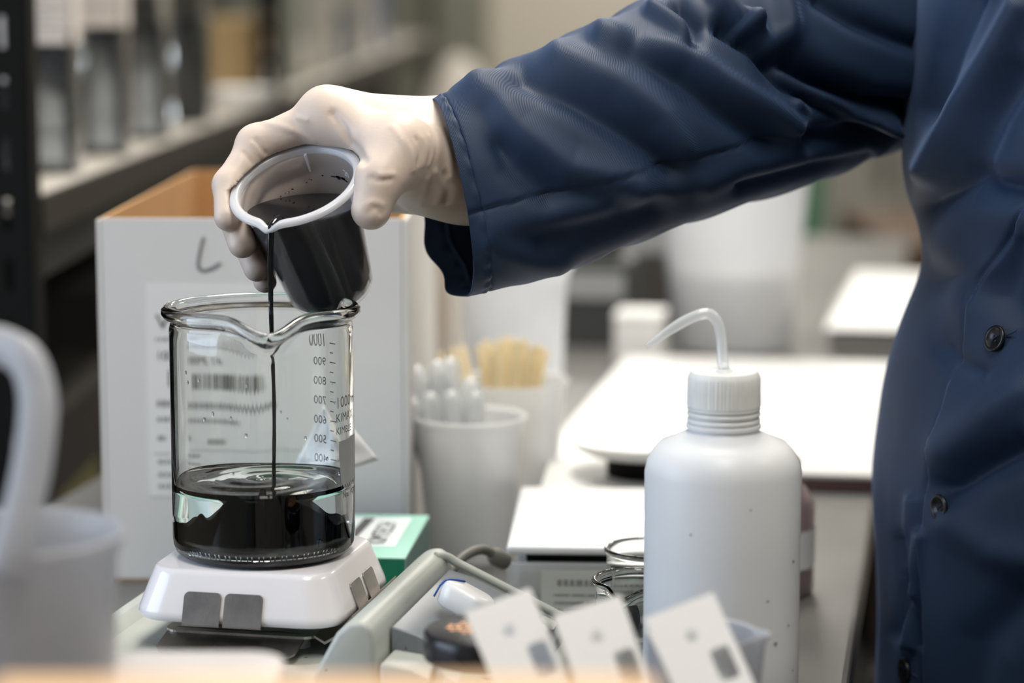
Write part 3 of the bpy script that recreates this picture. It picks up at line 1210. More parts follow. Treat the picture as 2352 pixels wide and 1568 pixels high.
S_FOLDS = [  # (polyline, width px, amplitude m)
    ([(1105, 205), (1180, 300), (1300, 395), (1460, 420)], 42, .0045), ([(1200, 175), (1330, 240), (1440, 310), (1540, 380)], 34, -.0052),
    ([(1290, 135), (1420, 195), (1520, 270), (1560, 340)], 34, .0042), ([(1390, 90), (1480, 110), (1580, 140), (1640, 185), (1760, 255), (1830, 300)], 30, .0060),
    ([(1460, 110), (1560, 180), (1660, 260), (1760, 320)], 34, -.0050), ([(1560, 20), (1600, 60), (1590, 110)], 20, -.0060), ([(1500, 30), (1560, 70), (1590, 105)], 16, .0045),
    ([(1640, 0), (1690, 40), (1730, 60), (1700, 70)], 14, .0060), ([(1660, 60), (1740, 110), (1800, 180), (1880, 250), (2000, 300)], 22, -.0095), ([(1720, 70), (1790, 140), (1850, 200), (1960, 260), (2050, 280)], 20, .0060),
    ([(1800, 130), (1900, 190), (2000, 240), (2110, 260)], 30, -.0120), ([(1830, 235), (1920, 275), (2040, 290)], 14, .0055), ([(1850, 310), (1960, 325), (2100, 330)], 26, -.0070),
    ([(1880, 0), (1960, 50), (2060, 90), (2120, 110)], 22, -.0050), ([(1800, 0), (1810, 60), (1800, 110)], 26, .0045), ([(1160, 330), (1280, 420), (1420, 455)], 30, -.0025),
    ([(1120, 260), (1170, 380), (1260, 450)], 36, -.0035), ([(1250, 560), (1400, 520), (1500, 480)], 40, -.0035), ([(1120, 560), (1280, 610)], 34, .0022), ([(1130, 520), (1330, 480), (1560, 420)], 34, .0022),
    ([(1620, 420), (1700, 380), (1830, 350)], 30, .0030), ([(1700, 430), (1850, 390), (2000, 370)], 16, -.0030)]
disp = np.zeros(px.shape)
for pl, w, amp in S_FOLDS:
    disp += 1.7 * amp * np.exp(-(polydist(px, py, pl) / w) ** 2)
disp *= front
# back and underside get soft folds of their own
ug = np.linspace(0, 1, NU)[:, None]
vg = np.linspace(0, 2 * math.pi, NV)[None, :]
disp += (1 - front) * .0022 * np.sin(ug * 60 + 3 * np.sin(vg)) * np.clip(ug * 6, 0, 1)
# seam and cuff hem
disp += front * -.0016 * np.exp(-(polydist(px, py, [(1078, 488), (1250, 447), (1480, 391), (1640, 350), (1835, 304)]) / 4.5) ** 2)
disp += front * .0006 * np.clip((py - np.interp(px, [1078, 1250, 1480, 1640, 1835], [488, 447, 391, 350, 304])) / 6, -1, 1) * -1
hem = np.exp(-((ug - .052) / .0030) ** 2)
disp += -.0011 * hem * np.ones_like(vg) + .0006 * np.exp(-((ug - .046) / .008) ** 2) * np.sin(vg * 26)
G2 = G + N * disp[..., None]
V = G2.reshape(-1, 3)
F = []
for iu in range(NU - 1):
    for iv in range(NV):
        a, c = iu * NV + iv, iu * NV + (iv + 1) % NV
        F.append((a, c, c + NV, a + NV))
# ---- coat body
TC = Vector((0.372, 1.452, 0))
FA = math.radians(210)                       # facing direction: left and towards the camera
fx, fy = math.cos(FA), math.sin(FA)
lx_, ly_ = math.sin(FA), -math.cos(FA)       # the wearer's right = far side
SILH = [(-300, 2200), (-150, 2168), (0, 2138), (150, 2126), (330, 2113), (440, 2116), (520, 2145), (580, 2168), (640, 2168), (700, 2146), (760, 2118), (900, 2075), (1080, 2051), (1160, 2046), (1350, 2060), (1480, 2064), (1568, 2062), (2200, 2040), (3200, 2000), (5200, 1960)]
NZ, NA = 540, 560
Z0, Z1 = -.62, .50
ZZ = np.concatenate([np.linspace(Z0, -.10, 70, endpoint=False), np.linspace(-.10, .42, 420, endpoint=False), np.linspace(.42, Z1, 50)])
AAN = np.radians(np.concatenate([np.linspace(-75, 90, 450, endpoint=False), np.linspace(90, 285, 110, endpoint=False)]))
T = np.zeros((NZ, NA, 3))
for iz in range(NZ):
    z = float(ZZ[iz])
    t_ = max(0.0, (z - .36) / .14)
    shr = math.sqrt(max(0.02, 1 - t_ * t_)) if t_ > 0 else 1.0
    fl = max(0.0, -z - .05) * .10
    A, B = (.128 + fl) * (.6 + .4 * shr), (.182 + fl) * (.45 + .55 * shr)
    ext = math.hypot(A * fx, B * lx_)
    # shift so that the left outline follows the photograph's belly and chest line
    d_e = TC.y * CP - (z - CAMZ) * SP
    yv = 784 - (TC.y * SP + (z - CAMZ) * CP) / d_e * FPX
    pxs = float(np.mean(np.interp(yv + np.linspace(-55, 55, 23), [s[0] for s in SILH], [s[1] for s in SILH])))
    xl = (pxs - 1176) / FPX * d_e
    cx = xl + ext
    for ia in range(NA):
        a = AAN[ia]
        ca, sa = math.cos(a), math.sin(a)
        T[iz, ia] = (cx + A * ca * fx + B * sa * lx_, TC.y + A * ca * fy + B * sa * ly_, z)
N = grid_normals(T)
cen = (T.max(axis=1, keepdims=True) + T.min(axis=1, keepdims=True)) / 2
sgn = np.sign(((T - cen) * N).sum(-1, keepdims=True))
N = N * sgn
px, py = proj(T)
front = np.clip(-N[..., 1] * 3 + .5, 0, 1)
PLACK = [(2420, 330), (2352, 480), (2290, 620), (2232, 765), (2186, 890), (2150, 1030), (2131, 1140), (2127, 1300), (2130, 1568), (2140, 2400), (2140, 4000)]
T_FOLDS = [([(2352, 20), (2290, 130), (2220, 240), (2140, 390)], 34, .0075), ([(2240, 0), (2190, 120), (2150, 250)], 30, -.0050), ([(2352, 170), (2290, 270), (2240, 380)], 34, -.0060), 
           ([(2130, 470), (2230, 420), (2352, 440)], 34, -.0075), ([(2200, 560), (2260, 620), (2240, 700)], 60, .0060), ([(2352, 560), (2330, 680), (2352, 740)], 36, -.0060), 
           ([(2180, 800), (2210, 830), (2260, 860)], 26, -.0030), ([(2352, 1030), (2270, 1070), (2190, 1120)], 36, -.0085), ([(2352, 900), (2270, 960), (2190, 1030)], 46, .0055), ([(2200, 1200), (2280, 1260), (2352, 1280)], 40, .0030),
           ([(2075, 1240), (2090, 1330), (2072, 1450)], 18, -.0035), ([(2125, 1230), (2112, 1350), (2095, 1480)], 14, .0050), ([(2100, 1150), (2090, 1300)], 16, .0030), ([(2105, 1380), (2120, 1480)], 10, -.0035),
           ([(2352, 1380), (2260, 1480), (2230, 1600)], 50, -.0050), ]
disp = np.zeros(px.shape)
for pl, w, amp in T_FOLDS:
    disp += 1.45 * amp * np.exp(-(polydist(px, py, pl) / w) ** 2)
plx = np.interp(py, [p[1] for p in PLACK], [p[0] for p in PLACK])
step = np.clip((px - plx) / 6.0, 0, 1)
disp += .0042 * step * np.exp(-np.clip(px - plx, 0, None) / 260)
disp -= .0014 * np.exp(-((px - plx + 7) / 6) ** 2)
disp *= front
az = AAN[None, :]
disp += (1 - front) * .004 * np.sin(az * 9 + 1) * np.clip((.3 - T[..., 2]) * 3, 0, 1)
T2 = T + N * disp[..., None]
off = len(V)
V = np.concatenate([V, T2.reshape(-1, 3)])
for iz in range(NZ - 1):
    for ia in range(NA):
        a, c = off + iz * NA + ia, off + iz * NA + (ia + 1) % NA
        F.append((a, c, c + NA, a + NA))
coat = obj_np('lab_coat', tol(V), F, COAT, person)
so = coat.modifiers.new('thickness', 'SOLIDIFY')
so.thickness = .0010
so.offset = -1
# buttons lie on the placket
TF = T2.reshape(-1, 3)
NF = N.reshape(-1, 3)
pxf, pyf = proj(T2)
pxf, pyf = pxf.ravel(), pyf.ravel()
for bxp, byp in ((2293, 781), (2166, 1166), (2087, 1537)):
    fr_ok = NF[:, 1] < -.05
    k = np.argmin(np.hypot(pxf - bxp, pyf - byp) + 1e6 * (~fr_ok))
    p = Vector(TF[k])
    nrm = Vector(NF[k])
    # smooth normal
    near = np.linalg.norm(TF - TF[k], axis=1) < .012
    nrm = Vector(NF[near].mean(0)).normalized()
    M2 = Matrix.Translation(p + nrm * .0012 - PO) @ nrm.to_track_quat('Z', 'Y').to_matrix().to_4x4()
    b = NB()
    lathe(b, [(0, 0), (.0066, 0), (.0076, .0008), (.0080, .0018), (.0077, .0027), (.0066, .0031), (.0056, .0027), (.0050, .0018), (0, .0016)], 40, M2)
    bt = obj('button', b, BUTTON, coat, True)
    b = NB()
    for qx, qy in ((-.0013, -.0013), (.0013, -.0013), (-.0013, .0013), (.0013, .0013)):
        lathe(b, [(0, .0018), (.0006, .0018), (.0006, .0021), (0, .0021)], 8, M2 @ Matrix.Translation((qx, qy, 0)))
    tube(b, [M2 @ Vector((-.0013, -.0013, .0022)), M2 @ Vector((.0013, .0013, .0022))], .0003, 6)
    obj('button_thread', b, THREAD, coat)
    b = NB()
    right = Vector((1, 0, 0)) - nrm * nrm.x
    right.normalize()
    c0 = p - PO + nrm * .0006
    tube(b, [c0 + right * .007, c0 + right * .0115, c0 + right * .015], [.0006, .0008, .0004], 6)
    obj('buttonhole', b, THREAD, coat)

# ---- body under the coat (one surface)
h = .012
sh_r = at(2215, -120, 1.62)
el = at(1740, 168, 1.505)
cc_ = Vector((.415, 1.46, 0))
rt = Vector((lx_, ly_, 0))
ff = Vector((fx, fy, 0))
lo = np.array((-.02, 1.10, FLOOR))
hi = np.array((.75, 1.85, .80))
P = grid_pts(lo - .03, hi + .03, h)
sh2 = P.shape[:3]
Q = P.reshape(-1, 3)
d = smin(cone_d(Q, cc_ + rt * .05 + Vector((0, 0, .02)), cc_ + rt * .06 + Vector((0, 0, .36)), .095, .10), cone_d(Q, cc_ - rt * .05 + Vector((0, 0, .02)), cc_ - rt * .06 + Vector((0, 0, .36)), .095, .10), .06)
d = smin(d, cone_d(Q, cc_ + rt * .05 + Vector((0, 0, -.05)), cc_ - rt * .05 + Vector((0, 0, -.05)), .10, .10), .08)
for s in (1, -1):
    hip = cc_ + rt * .085 * s + Vector((0, 0, -.08))
    kn = cc_ + rt * .09 * s + ff * .02 + Vector((0, 0, -.47))
    an = cc_ + rt * .09 * s - ff * .01 + Vector((0, 0, -.84))
    d = smin(d, cone_d(Q, hip, kn, .078, .056), .03)
    d = smin(d, cone_d(Q, kn, an, .056, .042), .02)
    d = smin(d, cone_d(Q, an + Vector((0, 0, -.035)), an + ff * .15 + Vector((0, 0, -.045)), .038, .030), .03)
d = smin(d, cone_d(Q, cc_ + rt * .15 + Vector((0, 0, .42)), sh_r, .062, .055), .05)
d = smin(d, cone_d(Q, sh_r, el, .050, .042), .03)
d = smin(d, cone_d(Q, el, WR, .042, .026), .02)
shl = cc_ - rt * .17 + Vector((0, 0, .42))
ell = shl - rt * .03 + Vector((0, 0, -.29))
d = smin(d, cone_d(Q, cc_ + Vector((0, 0, .40)), shl, .08, .055), .05)
d = smin(d, cone_d(Q, shl, ell, .048, .040), .03)
nk = cc_ + Vector((0, 0, .47))
hdc = cc_ + ff * .03 + Vector((0, 0, .66))
d = smin(d, cone_d(Q, nk, hdc, .058, .055), .03)
d = smin(d, cone_d(Q, hdc + Vector((0, 0, .02)), hdc + ff * .035 - Vector((0, 0, .045)), .085, .058), .03)
d = smin(d, cone_d(Q, hdc + ff * .085 - Vector((0, 0, .0)), hdc + ff * .108 - Vector((0, 0, .022)), .012, .015), .012)
for s in (1, -1):
    d = smin(d, cone_d(Q, hdc + rt * .082 * s + Vector((0, 0, .012)), hdc + rt * .084 * s - Vector((0, 0, .02)), .014, .010), .01)
V, F = surface_nets(d.reshape(sh2), lo - .03, h)
obj_np('body', tol(V), F, mat('skin_and_dark_clothes', (0.05, 0.05, 0.06), 0.7), person)

# ================================================================== WASH BOTTLE
wb = at(1661, 1050, 1.30)
bot = thing('wash_bottle', 'translucent white wash bottle with bent nozzle in the right foreground', 'bottle', (wb.x, wb.y, 0), 0)
b = NB()
R = .0421
zs_ = .1545
lathe(b, [(0, 0), (.036, 0), (.040, .002), (R, .006), (R + .0002, .05), (R, .10), (R, zs_ - .010), (R - .0012, zs_ - .004), (R - .0045, zs_ + .0018), (.034, zs_ + .0058), (.026, zs_ + .0090), (.0215, zs_ + .0110), (.0192, zs_ + .0122), (.0188, zs_ + .0135),
          (.0200, zs_ + .0142), (.0200, zs_ + .0158), (.0188, zs_ + .0165), (.0185, zs_ + .024),
          (.0160, zs_ + .024), (.0165, zs_ + .0135), (.0190, zs_ + .0105), (.032, zs_ + .0045), (R - .006, zs_), (R - .002, zs_ - .010), (R - .002, .05), (R - .002, .006), (.036, .002), (0, .002)], 96)
obj('bottle_body', b, LDPE, bot, True, 50)
zc = zs_ + .0168
b = NB()
for z in (zc + .0000, zc + .0036, zc + .0066):
    lathe(b, [(.0186, z), (.0194, z + .0003), (.0196, z + .0013), (.0194, z + .0022), (.0186, z + .0026)], 64)
obj('neck_ring', b, CAPPL, bot, True)
b = NB()


def cap_fn(r, z, a):
    if r > .0185 and zc + .0098 < z < zc + .0245:
        return r + .00022 * (1 if math.sin(a * 60) > 0 else -1), z
    return r, z


lathe(b, [(0, zc + .0282), (.0045, zc + .0282), (.0050, zc + .0274), (.0130, zc + .0272), (.0160, zc + .0280), (.0178, zc + .0276), (.0190, zc + .0255), (.0193, zc + .024), (.0194, zc + .017), (.0196, zc + .0102), (.0197, zc + .0092), (.0190, zc + .0088), (.0172, zc + .0088), (.017, zc + .023), (0, zc + .024)], 240, None, cap_fn)
obj('cap', b, CAPPL, bot, True, 45)
for a_, z_, r_, c_ in ((-32, .100, .0012, PRINT), (-52, .058, .0018, PRINTL), (-38, .066, .0010, PRINTL), (-75, .132, .0007, PRINTL), (-30, .040, .0009, PRINTL), (-118, .118, .0008, PRINTL), (-60, .082, .0010, PRINTL), (-97, .071, .0008, PRINTL)):
    b = NB()
    a_ = math.radians(a_)
    vv = []
    for q in range(9):
        t_ = 2 * math.pi * q / 9
        rr_ = r_ * rng.uniform(.55, 1.1)
        aa = a_ + rr_ * math.cos(t_) / R
        vv.append(b.verts.new(((R + .0004) * math.cos(aa), (R + .0004) * math.sin(aa), z_ + rr_ * .8 * math.sin(t_))))
    b.faces.new(vv)
    obj('smudge', b, c_, bot)
cpx = Vector((wb.x, wb.y, 0))
zt = zc + .0275


def wbp(px_, py_):
    return at(px_, py_, 1.295) - cpx


tp = [Vector((.0, 0, zt - .02)), Vector((0, 0, zt)), wbp(1660, 830), wbp(1657, 775), wbp(1649, 742), wbp(1632, 722), wbp(1608, 722), wbp(1575, 736), wbp(1535, 760), wbp(1500, 785), wbp(1484, 797)]
for q in tp:
    q.y = q.y if abs(q.y) < .01 else 0
tp2 = smooth_pts(tp, 6)
rd = []
for k in range(len(tp2)):
    t_ = k / (len(tp2) - 1)
    rd.append(.0030 if t_ < .74 else .0030 - (.0018) * ((t_ - .74) / .26))
b = NB()
tube(b, tp2, rd, 16)
obj('nozzle_tube', b, TUBEPL, bot, True)
b = NB()
lathe(b, [(.0034, zt - .002), (.0042, zt - .001), (.0040, zt + .0010), (.0032, zt + .0014)], 24)
obj('tube_collar', b, CAPPL, bot, True)

# ================================================================== LABELLED CARTON
ct = thing('cardboard_box', 'open white cardboard box with printed label and pencilled L behind the beaker', 'box', (-.1745, 1.612, 0), math.radians(-.7))
W2, D2, H2, TH = .1005, .44, .2495, .003
b = NB(); bx(b, -W2, W2, 0, TH, 0, H2); obj('front_panel', b, BOXWHITE, ct)
for s in (-1, 1):
    b = NB(); bx(b, s * W2 - TH / 2, s * W2 + TH / 2, TH, D2, 0, H2); obj('side_panel', b, KRAFT, ct)
b = NB(); bx(b, -W2, W2, D2, D2 + TH, 0, H2); obj('back_panel', b, KRAFT, ct)
b = NB(); bx(b, -W2, W2, 0, D2, 0, TH); obj('bottom_panel', b, KRAFT, ct)
for s in (-1, 1):
    b = NB(); bx(b, s * (W2 + .002) - .0015, s * (W2 + .002) + .0015, 0, D2, 0, H2 - .001); obj('outer_liner', b, BOXWHITE, ct)
b = NB(); bx(b, -W2 + .002, W2 - .002, TH, TH + .003, .0, H2 - .002); obj('inner_liner', b, KRAFT, ct)
b = NB()
LX0, LX1, LZ0, LZ1 = -.0715, .060, .060, .205
bx(b, LX0, LX1, -.0006, 0, LZ0, LZ1)
lab = obj('shipping_label', b, mat('label_paper', (0.80, 0.78, 0.76), 0.6), ct)
b = NB()
yq = -.0010


def dash_line(x0, x1, z, hgt, lo_=.002, hi_=.006, b=None, yq=None):
    b = b if b is not None else globals()['b']
    yq = yq if yq is not None else globals()['yq']
    x = x0
    while x < x1:
        w = rng.uniform(lo_, hi_)
        quad(b, (x, yq, z), (min(x + w, x1), yq, z), (min(x + w, x1), yq, z + hgt), (x, yq, z + hgt))
        x += w + .0012


add_text(b, 'VWR', .0145, lambda v: Vector((LX0 + .006 + v.x * 1.1, yq, LZ1 - .030 + v.y)))
add_text(b, '1000ML 1/6', .0085, lambda v: Vector((LX0 + .006 + v.x, yq, LZ1 - .051 + v.y)))
x = LX0 + .014
while x < LX0 + .078:
    w = rng.choice([.0006, .0009, .0015, .0024])
    quad(b, (x, yq, LZ1 - .069), (x + w, yq, LZ1 - .069), (x + w, yq, LZ1 - .058), (x, yq, LZ1 - .058))
    x += w + rng.choice([.0006, .0010, .0018])
obj('label_print', b, PRINT, lab)
for (xa, xb, dz, hg_, l_, h_) in ((.006, .070, .038, .0022, .001, .003), (.006, .088, .083, .0045, .002, .004), (.006, .060, .093, .0028, .002, .006), (.006, .012, .106, .0030, .002, .006), (.032, .048, .110, .0050, .002, .003),
                                  (.006, .024, .122, .0026, .001, .004), (.006, .024, .131, .0026, .001, .004), (.006, .024, .139, .0026, .001, .004)):
    b = NB()
    dash_line(LX0 + xa, LX0 + xb, LZ1 - dz, hg_, l_, h_)
    obj('print_line', b, PRINTL, lab)
b = NB()
quad(b, (LX0 + .003, yq, LZ1 - .1155), (LX1 - .003, yq, LZ1 - .1155), (LX1 - .003, yq, LZ1 - .115), (LX0 + .003, yq, LZ1 - .115))
obj('ruled_line', b, PRINTL, lab)
b = NB()
tube(b, smooth_pts([(-.032, -.0006, .237), (-.0345, -.0006, .228), (-.036, -.0006, .218), (-.033, -.0006, .2145), (-.027, -.0006, .216), (-.021, -.0006, .2195)], 6), [.0011] * 31, 6, True, ((0, 1, 0), .2))
obj('pencil_letter', b, PENCIL, ct)
# second carton behind, right
ct2 = thing('cardboard_box', 'plain pale carton standing behind the box with the printed label', 'box', (-.150, 2.10, 0), math.radians(-1))
b = NB(); bx(b, -.095, .095, 0, .003, 0, .197); obj('front_panel', b, mat('beige_board', (0.62, 0.57, 0.51), 0.8), ct2)
for s in (-1, 1):
    b = NB(); bx(b, s * .0935 - .0015, s * .0935 + .0015, .003, .22, 0, .197); obj('side_panel', b, MATS['beige_board'], ct2)
b = NB(); bx(b, -.095, .095, .22, .223, 0, .222); obj('back_flap', b, KRAFT, ct2)

# ================================================================== WIPES BOX AND TISSUE
kw = thing('wipes_box', 'green and mint wipes box standing behind the balance', 'box', (-.066, 1.452, 0), math.radians(-5))
b = NB(); bx(b, -.125, 0, 0, .122, 0, .0545); obj('box_body', b, GREEN, kw)
b = NB(); bx(b, -.125, 0.0004, -.0004, .1224, .0545, .0552); tl = obj('top_panel', b, MINT, kw)
b = NB(); bx(b, 0.0, .0006, .0, .122, .002, .054); obj('end_panel', b, SIDEGR, kw)
b = NB(); bx(b, -.105, -.010, .030, .112, .0552, .0556); wl_ = obj('print_panel', b, mat('print_panel_white', (0.82, 0.86, 0.84), 0.6), tl)
b = NB()
add_text(b, 'KIMTECH', .015, lambda v: Vector((-.016 - (v.y - .004) * 1.2 - .006, .034 + v.x, .0560)))
for k in range(6):
    quad(b, (-.062 - .006 * k, .036, .0560), (-.060 - .006 * k, .036, .0560), (-.060 - .006 * k, .095 - .004 * (k % 3), .0560), (-.062 - .006 * k, .095 - .004 * (k % 3), .0560))
quad(b, (-.044, .050, .0560), (-.038, .050, .0560), (-.034, .108, .0560), (-.041, .108, .0560))
obj('lettering', b, PRINT, tl)
ts = at(765, 1180, 1.53)
tis = thing('tissue', 'white paper wipe sticking up from the wipes box', 'tissue', (ts.x, ts.y, .0552), 0)
o_ = Vector((ts.x, ts.y, .0552))
A_, B_, C_, D_ = at(765, 925, 1.530), at(870, 1056, 1.522), at(800, 1078, 1.512), at(688, 1066, 1.530)
S1, S2 = Vector((-.140, 1.512, .0552)), Vector((-.118, 1.506, .0552))
V, F = [], []


def patch(p00, p10, p11, p01, n, bulge):
    o0 = len(V)
    for i in range(n):
        for j in range(n):
            u, v = i / (n - 1), j / (n - 1)
            p = p00 * (1 - u) * (1 - v) + p10 * u * (1 - v) + p11 * u * v + p01 * (1 - u) * v
            p = p + Vector((0, -bulge * math.sin(math.pi * u) * math.sin(math.pi * v) + .0012 * math.sin(u * 7 + v * 5) * math.sin(math.pi * u), 0)) - o_
            V.append(tuple(p))
    for i in range(n - 1):
        for j in range(n - 1):
            a = o0 + i * n + j
            F.append((a, a + 1, a + n + 1, a + n))


patch(A_, B_, C_, (A_ + C_) / 2 + Vector((0, .004, 0)), 12, .003)
patch(A_, (A_ + C_) / 2 + Vector((0, .004, 0)), C_, D_, 12, -.003)
patch(D_, C_, S2, S1, 12, .004)
tsh = obj_np('paper_sheet', V, F, mat('tissue_paper', (0.90, 0.90, 0.89), 0.9, sss=0.0), tis)
mo = tsh.modifiers.new('thickness', 'SOLIDIFY'); mo.thickness = .0004

# ================================================================== SECOND BALANCE (white plate, clear front with a label)
sb0 = at(1163, 1262, 1.515)
sb = thing('balance', 'second balance with square white plate and paper label, behind small beakers', 'balance', (sb0.x, sb0.y, 0), math.radians(-3))
b = NB(); bx(b, .004, .160, .004, .180, 0, .043, .004); obj('base_housing', b, mat('pale_housing', (0.70, 0.71, 0.69), 0.4), sb, True, 40)
b = NB(); bx(b, .012, .152, .010, .175, .043, .0505); obj('dark_gap', b, DARKMET, sb)
b = NB(); bx(b, 0, .165, 0, .185, .0505, .0562, .0022, 3); obj('weighing_plate', b, WHITEPL, sb, True, 40)
b = NB(); bx(b, .000, .163, -.0035, .004, .002, .046, .0016); obj('clear_front', b, TUBEPL, sb, True, 40)
b = NB(); bx(b, .022, .140, -.0042, -.0036, .006, .0415); lb2 = obj('paper_label', b, mat('label_grey_paper', (0.63, 0.66, 0.63), 0.6), sb)
b = NB()
yq = -.0046
dash_line(.032, .088, .0325, .0036, lo_=.002, hi_=.004)
for z in (.026, .021, .016, .011):
    dash_line(.030, .120, z, .0008, lo_=.006, hi_=.02)
obj('label_print', b, PRINTL, lb2)
# cable and plug
cb = thing('cable', 'grey power cable curving from the second balance', 'cable', (sb0.x, sb0.y, 0), 0)
b = NB()
o_ = Vector((sb0.x, sb0.y, 0))
pts = smooth_pts([at(1150, 1285, 1.50) - o_, at(1110, 1262, 1.49) - o_, at(1070, 1275, 1.475) - o_, at(1040, 1305, 1.465) - o_, at(1022, 1340, 1.455) - o_, Vector((at(1015, 1370, 1.45) - o_).to_tuple()[:2] + (.004,)), Vector((-.02, .03, .004)), Vector((-.03, .12, .004))], 8)
tube(b, pts, .0031, 12)
obj('cord', b, GREYC, cb, True)
b = NB()
pa = at(1160, 1288, 1.503) - o_
tube(b, [at(1128, 1272, 1.496) - o_, at(1140, 1279, 1.498) - o_, pa], [.0042, .0060, .0060], 10)
obj('plug', b, GREYC, cb, True, 50)

# ================================================================== THIRD BALANCE, ROUND PAN, AND THE WHITE BOARD
tb = thing('balance', 'third balance with round white pan, farthest of the three balances', 'balance', (.100, 1.765, 0), math.radians(-4))
b = NB(); bx(b, -.078, .09, -.065, .075, 0, .043, .006); obj('base_housing', b, mat('pale_housing', (0.7, 0.71, 0.69), 0.4), tb, True, 40)
b = NB(); lathe(b, [(0, .043), (.03, .043), (.03, .062), (0, .062)], 32, Matrix.Translation((0, .01, 0))); obj('pan_stem', b, DARKMET, tb)
b = NB(); lathe(b, [(0, .060), (.046, .060), (.053, .063), (.0575, .069), (.0565, .0705), (.052, .066), (0, .0655)], 64, Matrix.Translation((0, .01, 0))); obj('round_pan', b, WHITEPL, tb, True, 40)
wbd = thing('white_board', 'large white flat board lying on the bench behind the wash bottle', 'board', bl(-.055, .52, 0), BA)
b = NB(); bx(b, -.222, .06, 0, .60, 0, .013, .003); obj('board_core', b, mat('board_edge', (0.13, 0.08, 0.08), 0.6), wbd)
b = NB(); bx(b, -.222, .06, -.001, .60, .013, .017, .001); obj('white_sheet', b, WHITEPL, wbd)

# ================================================================== PIPETTES AND STICKS
c1 = at(1080, 1275, 1.735)
pc = thing('plastic_cup', 'frosted plastic cup full of transfer pipettes', 'cup', (c1.x, 1.690, 0), 0)
b = NB()
lathe(b, [(0, 0), (.028, 0), (.030, .002), (.0385, .100), (.0405, .1005), (.0410, .1020), (.0400, .1030), (.0378, .1020), (.0372, .100), (.0290, .003), (0, .0015)], 64)
obj('cup_wall', b, translucent('frosted_plastic', (0.95, 0.96, 0.965), 0.72, 0.3, 0.5, 0.4), pc, True, 50)


def make_pipette():
    t = thing('transfer_pipette', '', 'pipette', (0, 0, 0), 0, 'transfer pipettes in the frosted cup')
    b = NB()
    lathe(b, [(0, 0), (.0012, 0), (.0026, .03), (.0030, .085), (.0030, .10)], 16)
    obj('stem', b, PIPPL, t, True)
    b = NB()
    lathe(b, [(.0030, .10), (.0050, .107), (.0066, .114), (.0074, .130), (.0072, .142), (.0060, .148), (.0034, .1515), (0, .1522)], 20)
    obj('bulb', b, PIPPL, t, True)
    return t


pip0 = make_pipette()
tips = [(914, 868), (932, 896), (955, 845), (978, 873), (986, 906), (1003, 832), (1006, 852), (1022, 862), (1036, 902), (1032, 826), (1080, 872), (1092, 904), (945, 920)]
words = ['leftmost bulb', 'low bulb second from left', 'high bulb left of centre', 'mid-height bulb left of centre', 'lowest bulb left of centre', 'high bulb at centre', 'middle bulb at centre', 'mid-height bulb right of centre',
         'low bulb right of centre', 'highest bulb of the bunch', 'upper bulb at far right', 'low bulb at far right', 'lowest bulb at the left front']
for i, (x, y) in enumerate(tips):
    p = pip0 if i == 0 else copy_tree(pip0)
    top = at(x, y, 1.715 + .004 * (i % 5) * (1 if y < 880 else -1))
    foot = Vector((c1.x + (top.x - c1.x) * .32, 1.690 + (top.y - 1.690) * .4, .004))
    dr = (top - foot)
    p.location = top - dr.normalized() * .150
    p.rotation_euler = dr.to_track_quat('Z', 'Y').to_euler()
    p['label'] = 'clear plastic transfer pipette in the frosted cup, ' + words[i]
c2 = at(1170, 1120, 1.90)
pc2 = thing('plastic_cup', 'tall clear plastic cup holding pale wooden sticks, behind the pipette cup', 'cup', (c2.x, 1.86, 0), 0)
b = NB()
lathe(b, [(0, 0), (.032, 0), (.034, .002), (.0445, .098), (.0468, .099), (.0465, .101), (.0435, .100), (.0325, .003), (0, .0015)], 64)
obj('cup_wall', b, TUBPL, pc2, True, 50)
st0 = None
STK = [(1012, 815), (1040, 806), (1062, 800), (1100, 800), (1118, 788), (1138, 796), (1152, 785), (1170, 780), (1186, 790), (1204, 786), (1222, 800), (1238, 796), (1252, 808), (1215, 830), (1180, 812), (1128, 812)]
swords = ['first from the left', 'second from the left', 'third from the left', 'fourth from the left', 'fifth from the left', 'sixth from the left', 'seventh from the left', 'tallest in the middle', 'just right of the tallest', 'tenth from the left',
          'eleventh from the left', 'second from the right', 'last on the right', 'short and darker at right', 'short at centre front', 'short at left front']
for i, (x, y) in enumerate(STK):
    if st0 is None:
        b = NB(); bx(b, -.0040, .0040, -.0010, .0010, 0, .152, .0008, 1)
        s_ = st0 = obj('wooden_stick', b, WOOD)
    else:
        s_ = st0.copy(); COL.objects.link(s_)
    top = at(x, y, 1.90 + .006 * ((i * 7) % 5 - 2))
    foot = Vector((c2.x + (top.x - c2.x) * .22, 1.86 + (top.y - 1.86) * .3, .006))
    dr = top - foot
    s_.location = top - dr.normalized() * .150
    s_.rotation_euler = dr.to_track_quat('Z', 'Y').to_euler()
    tag(s_, 'flat pale wooden stick in the tall clear cup, ' + swords[i], 'stick', 'wooden sticks in the tall clear cup')
# milky tub behind
c3 = at(1185, 900, 2.10)
tb2 = thing('plastic_tub', 'milky plastic tub with wide rim behind the wooden sticks', 'tub', (c3.x, 2.12, 0), 0)
b = NB()
lathe(b, [(0, 0), (.036, 0), (.039, .003), (.045, .145), (.049, .160), (.052, .1615), (.050, .163), (.046, .162), (.038, .005), (0, .003)], 64)
obj('tub_wall', b, TUBPL, tb2, True, 50)

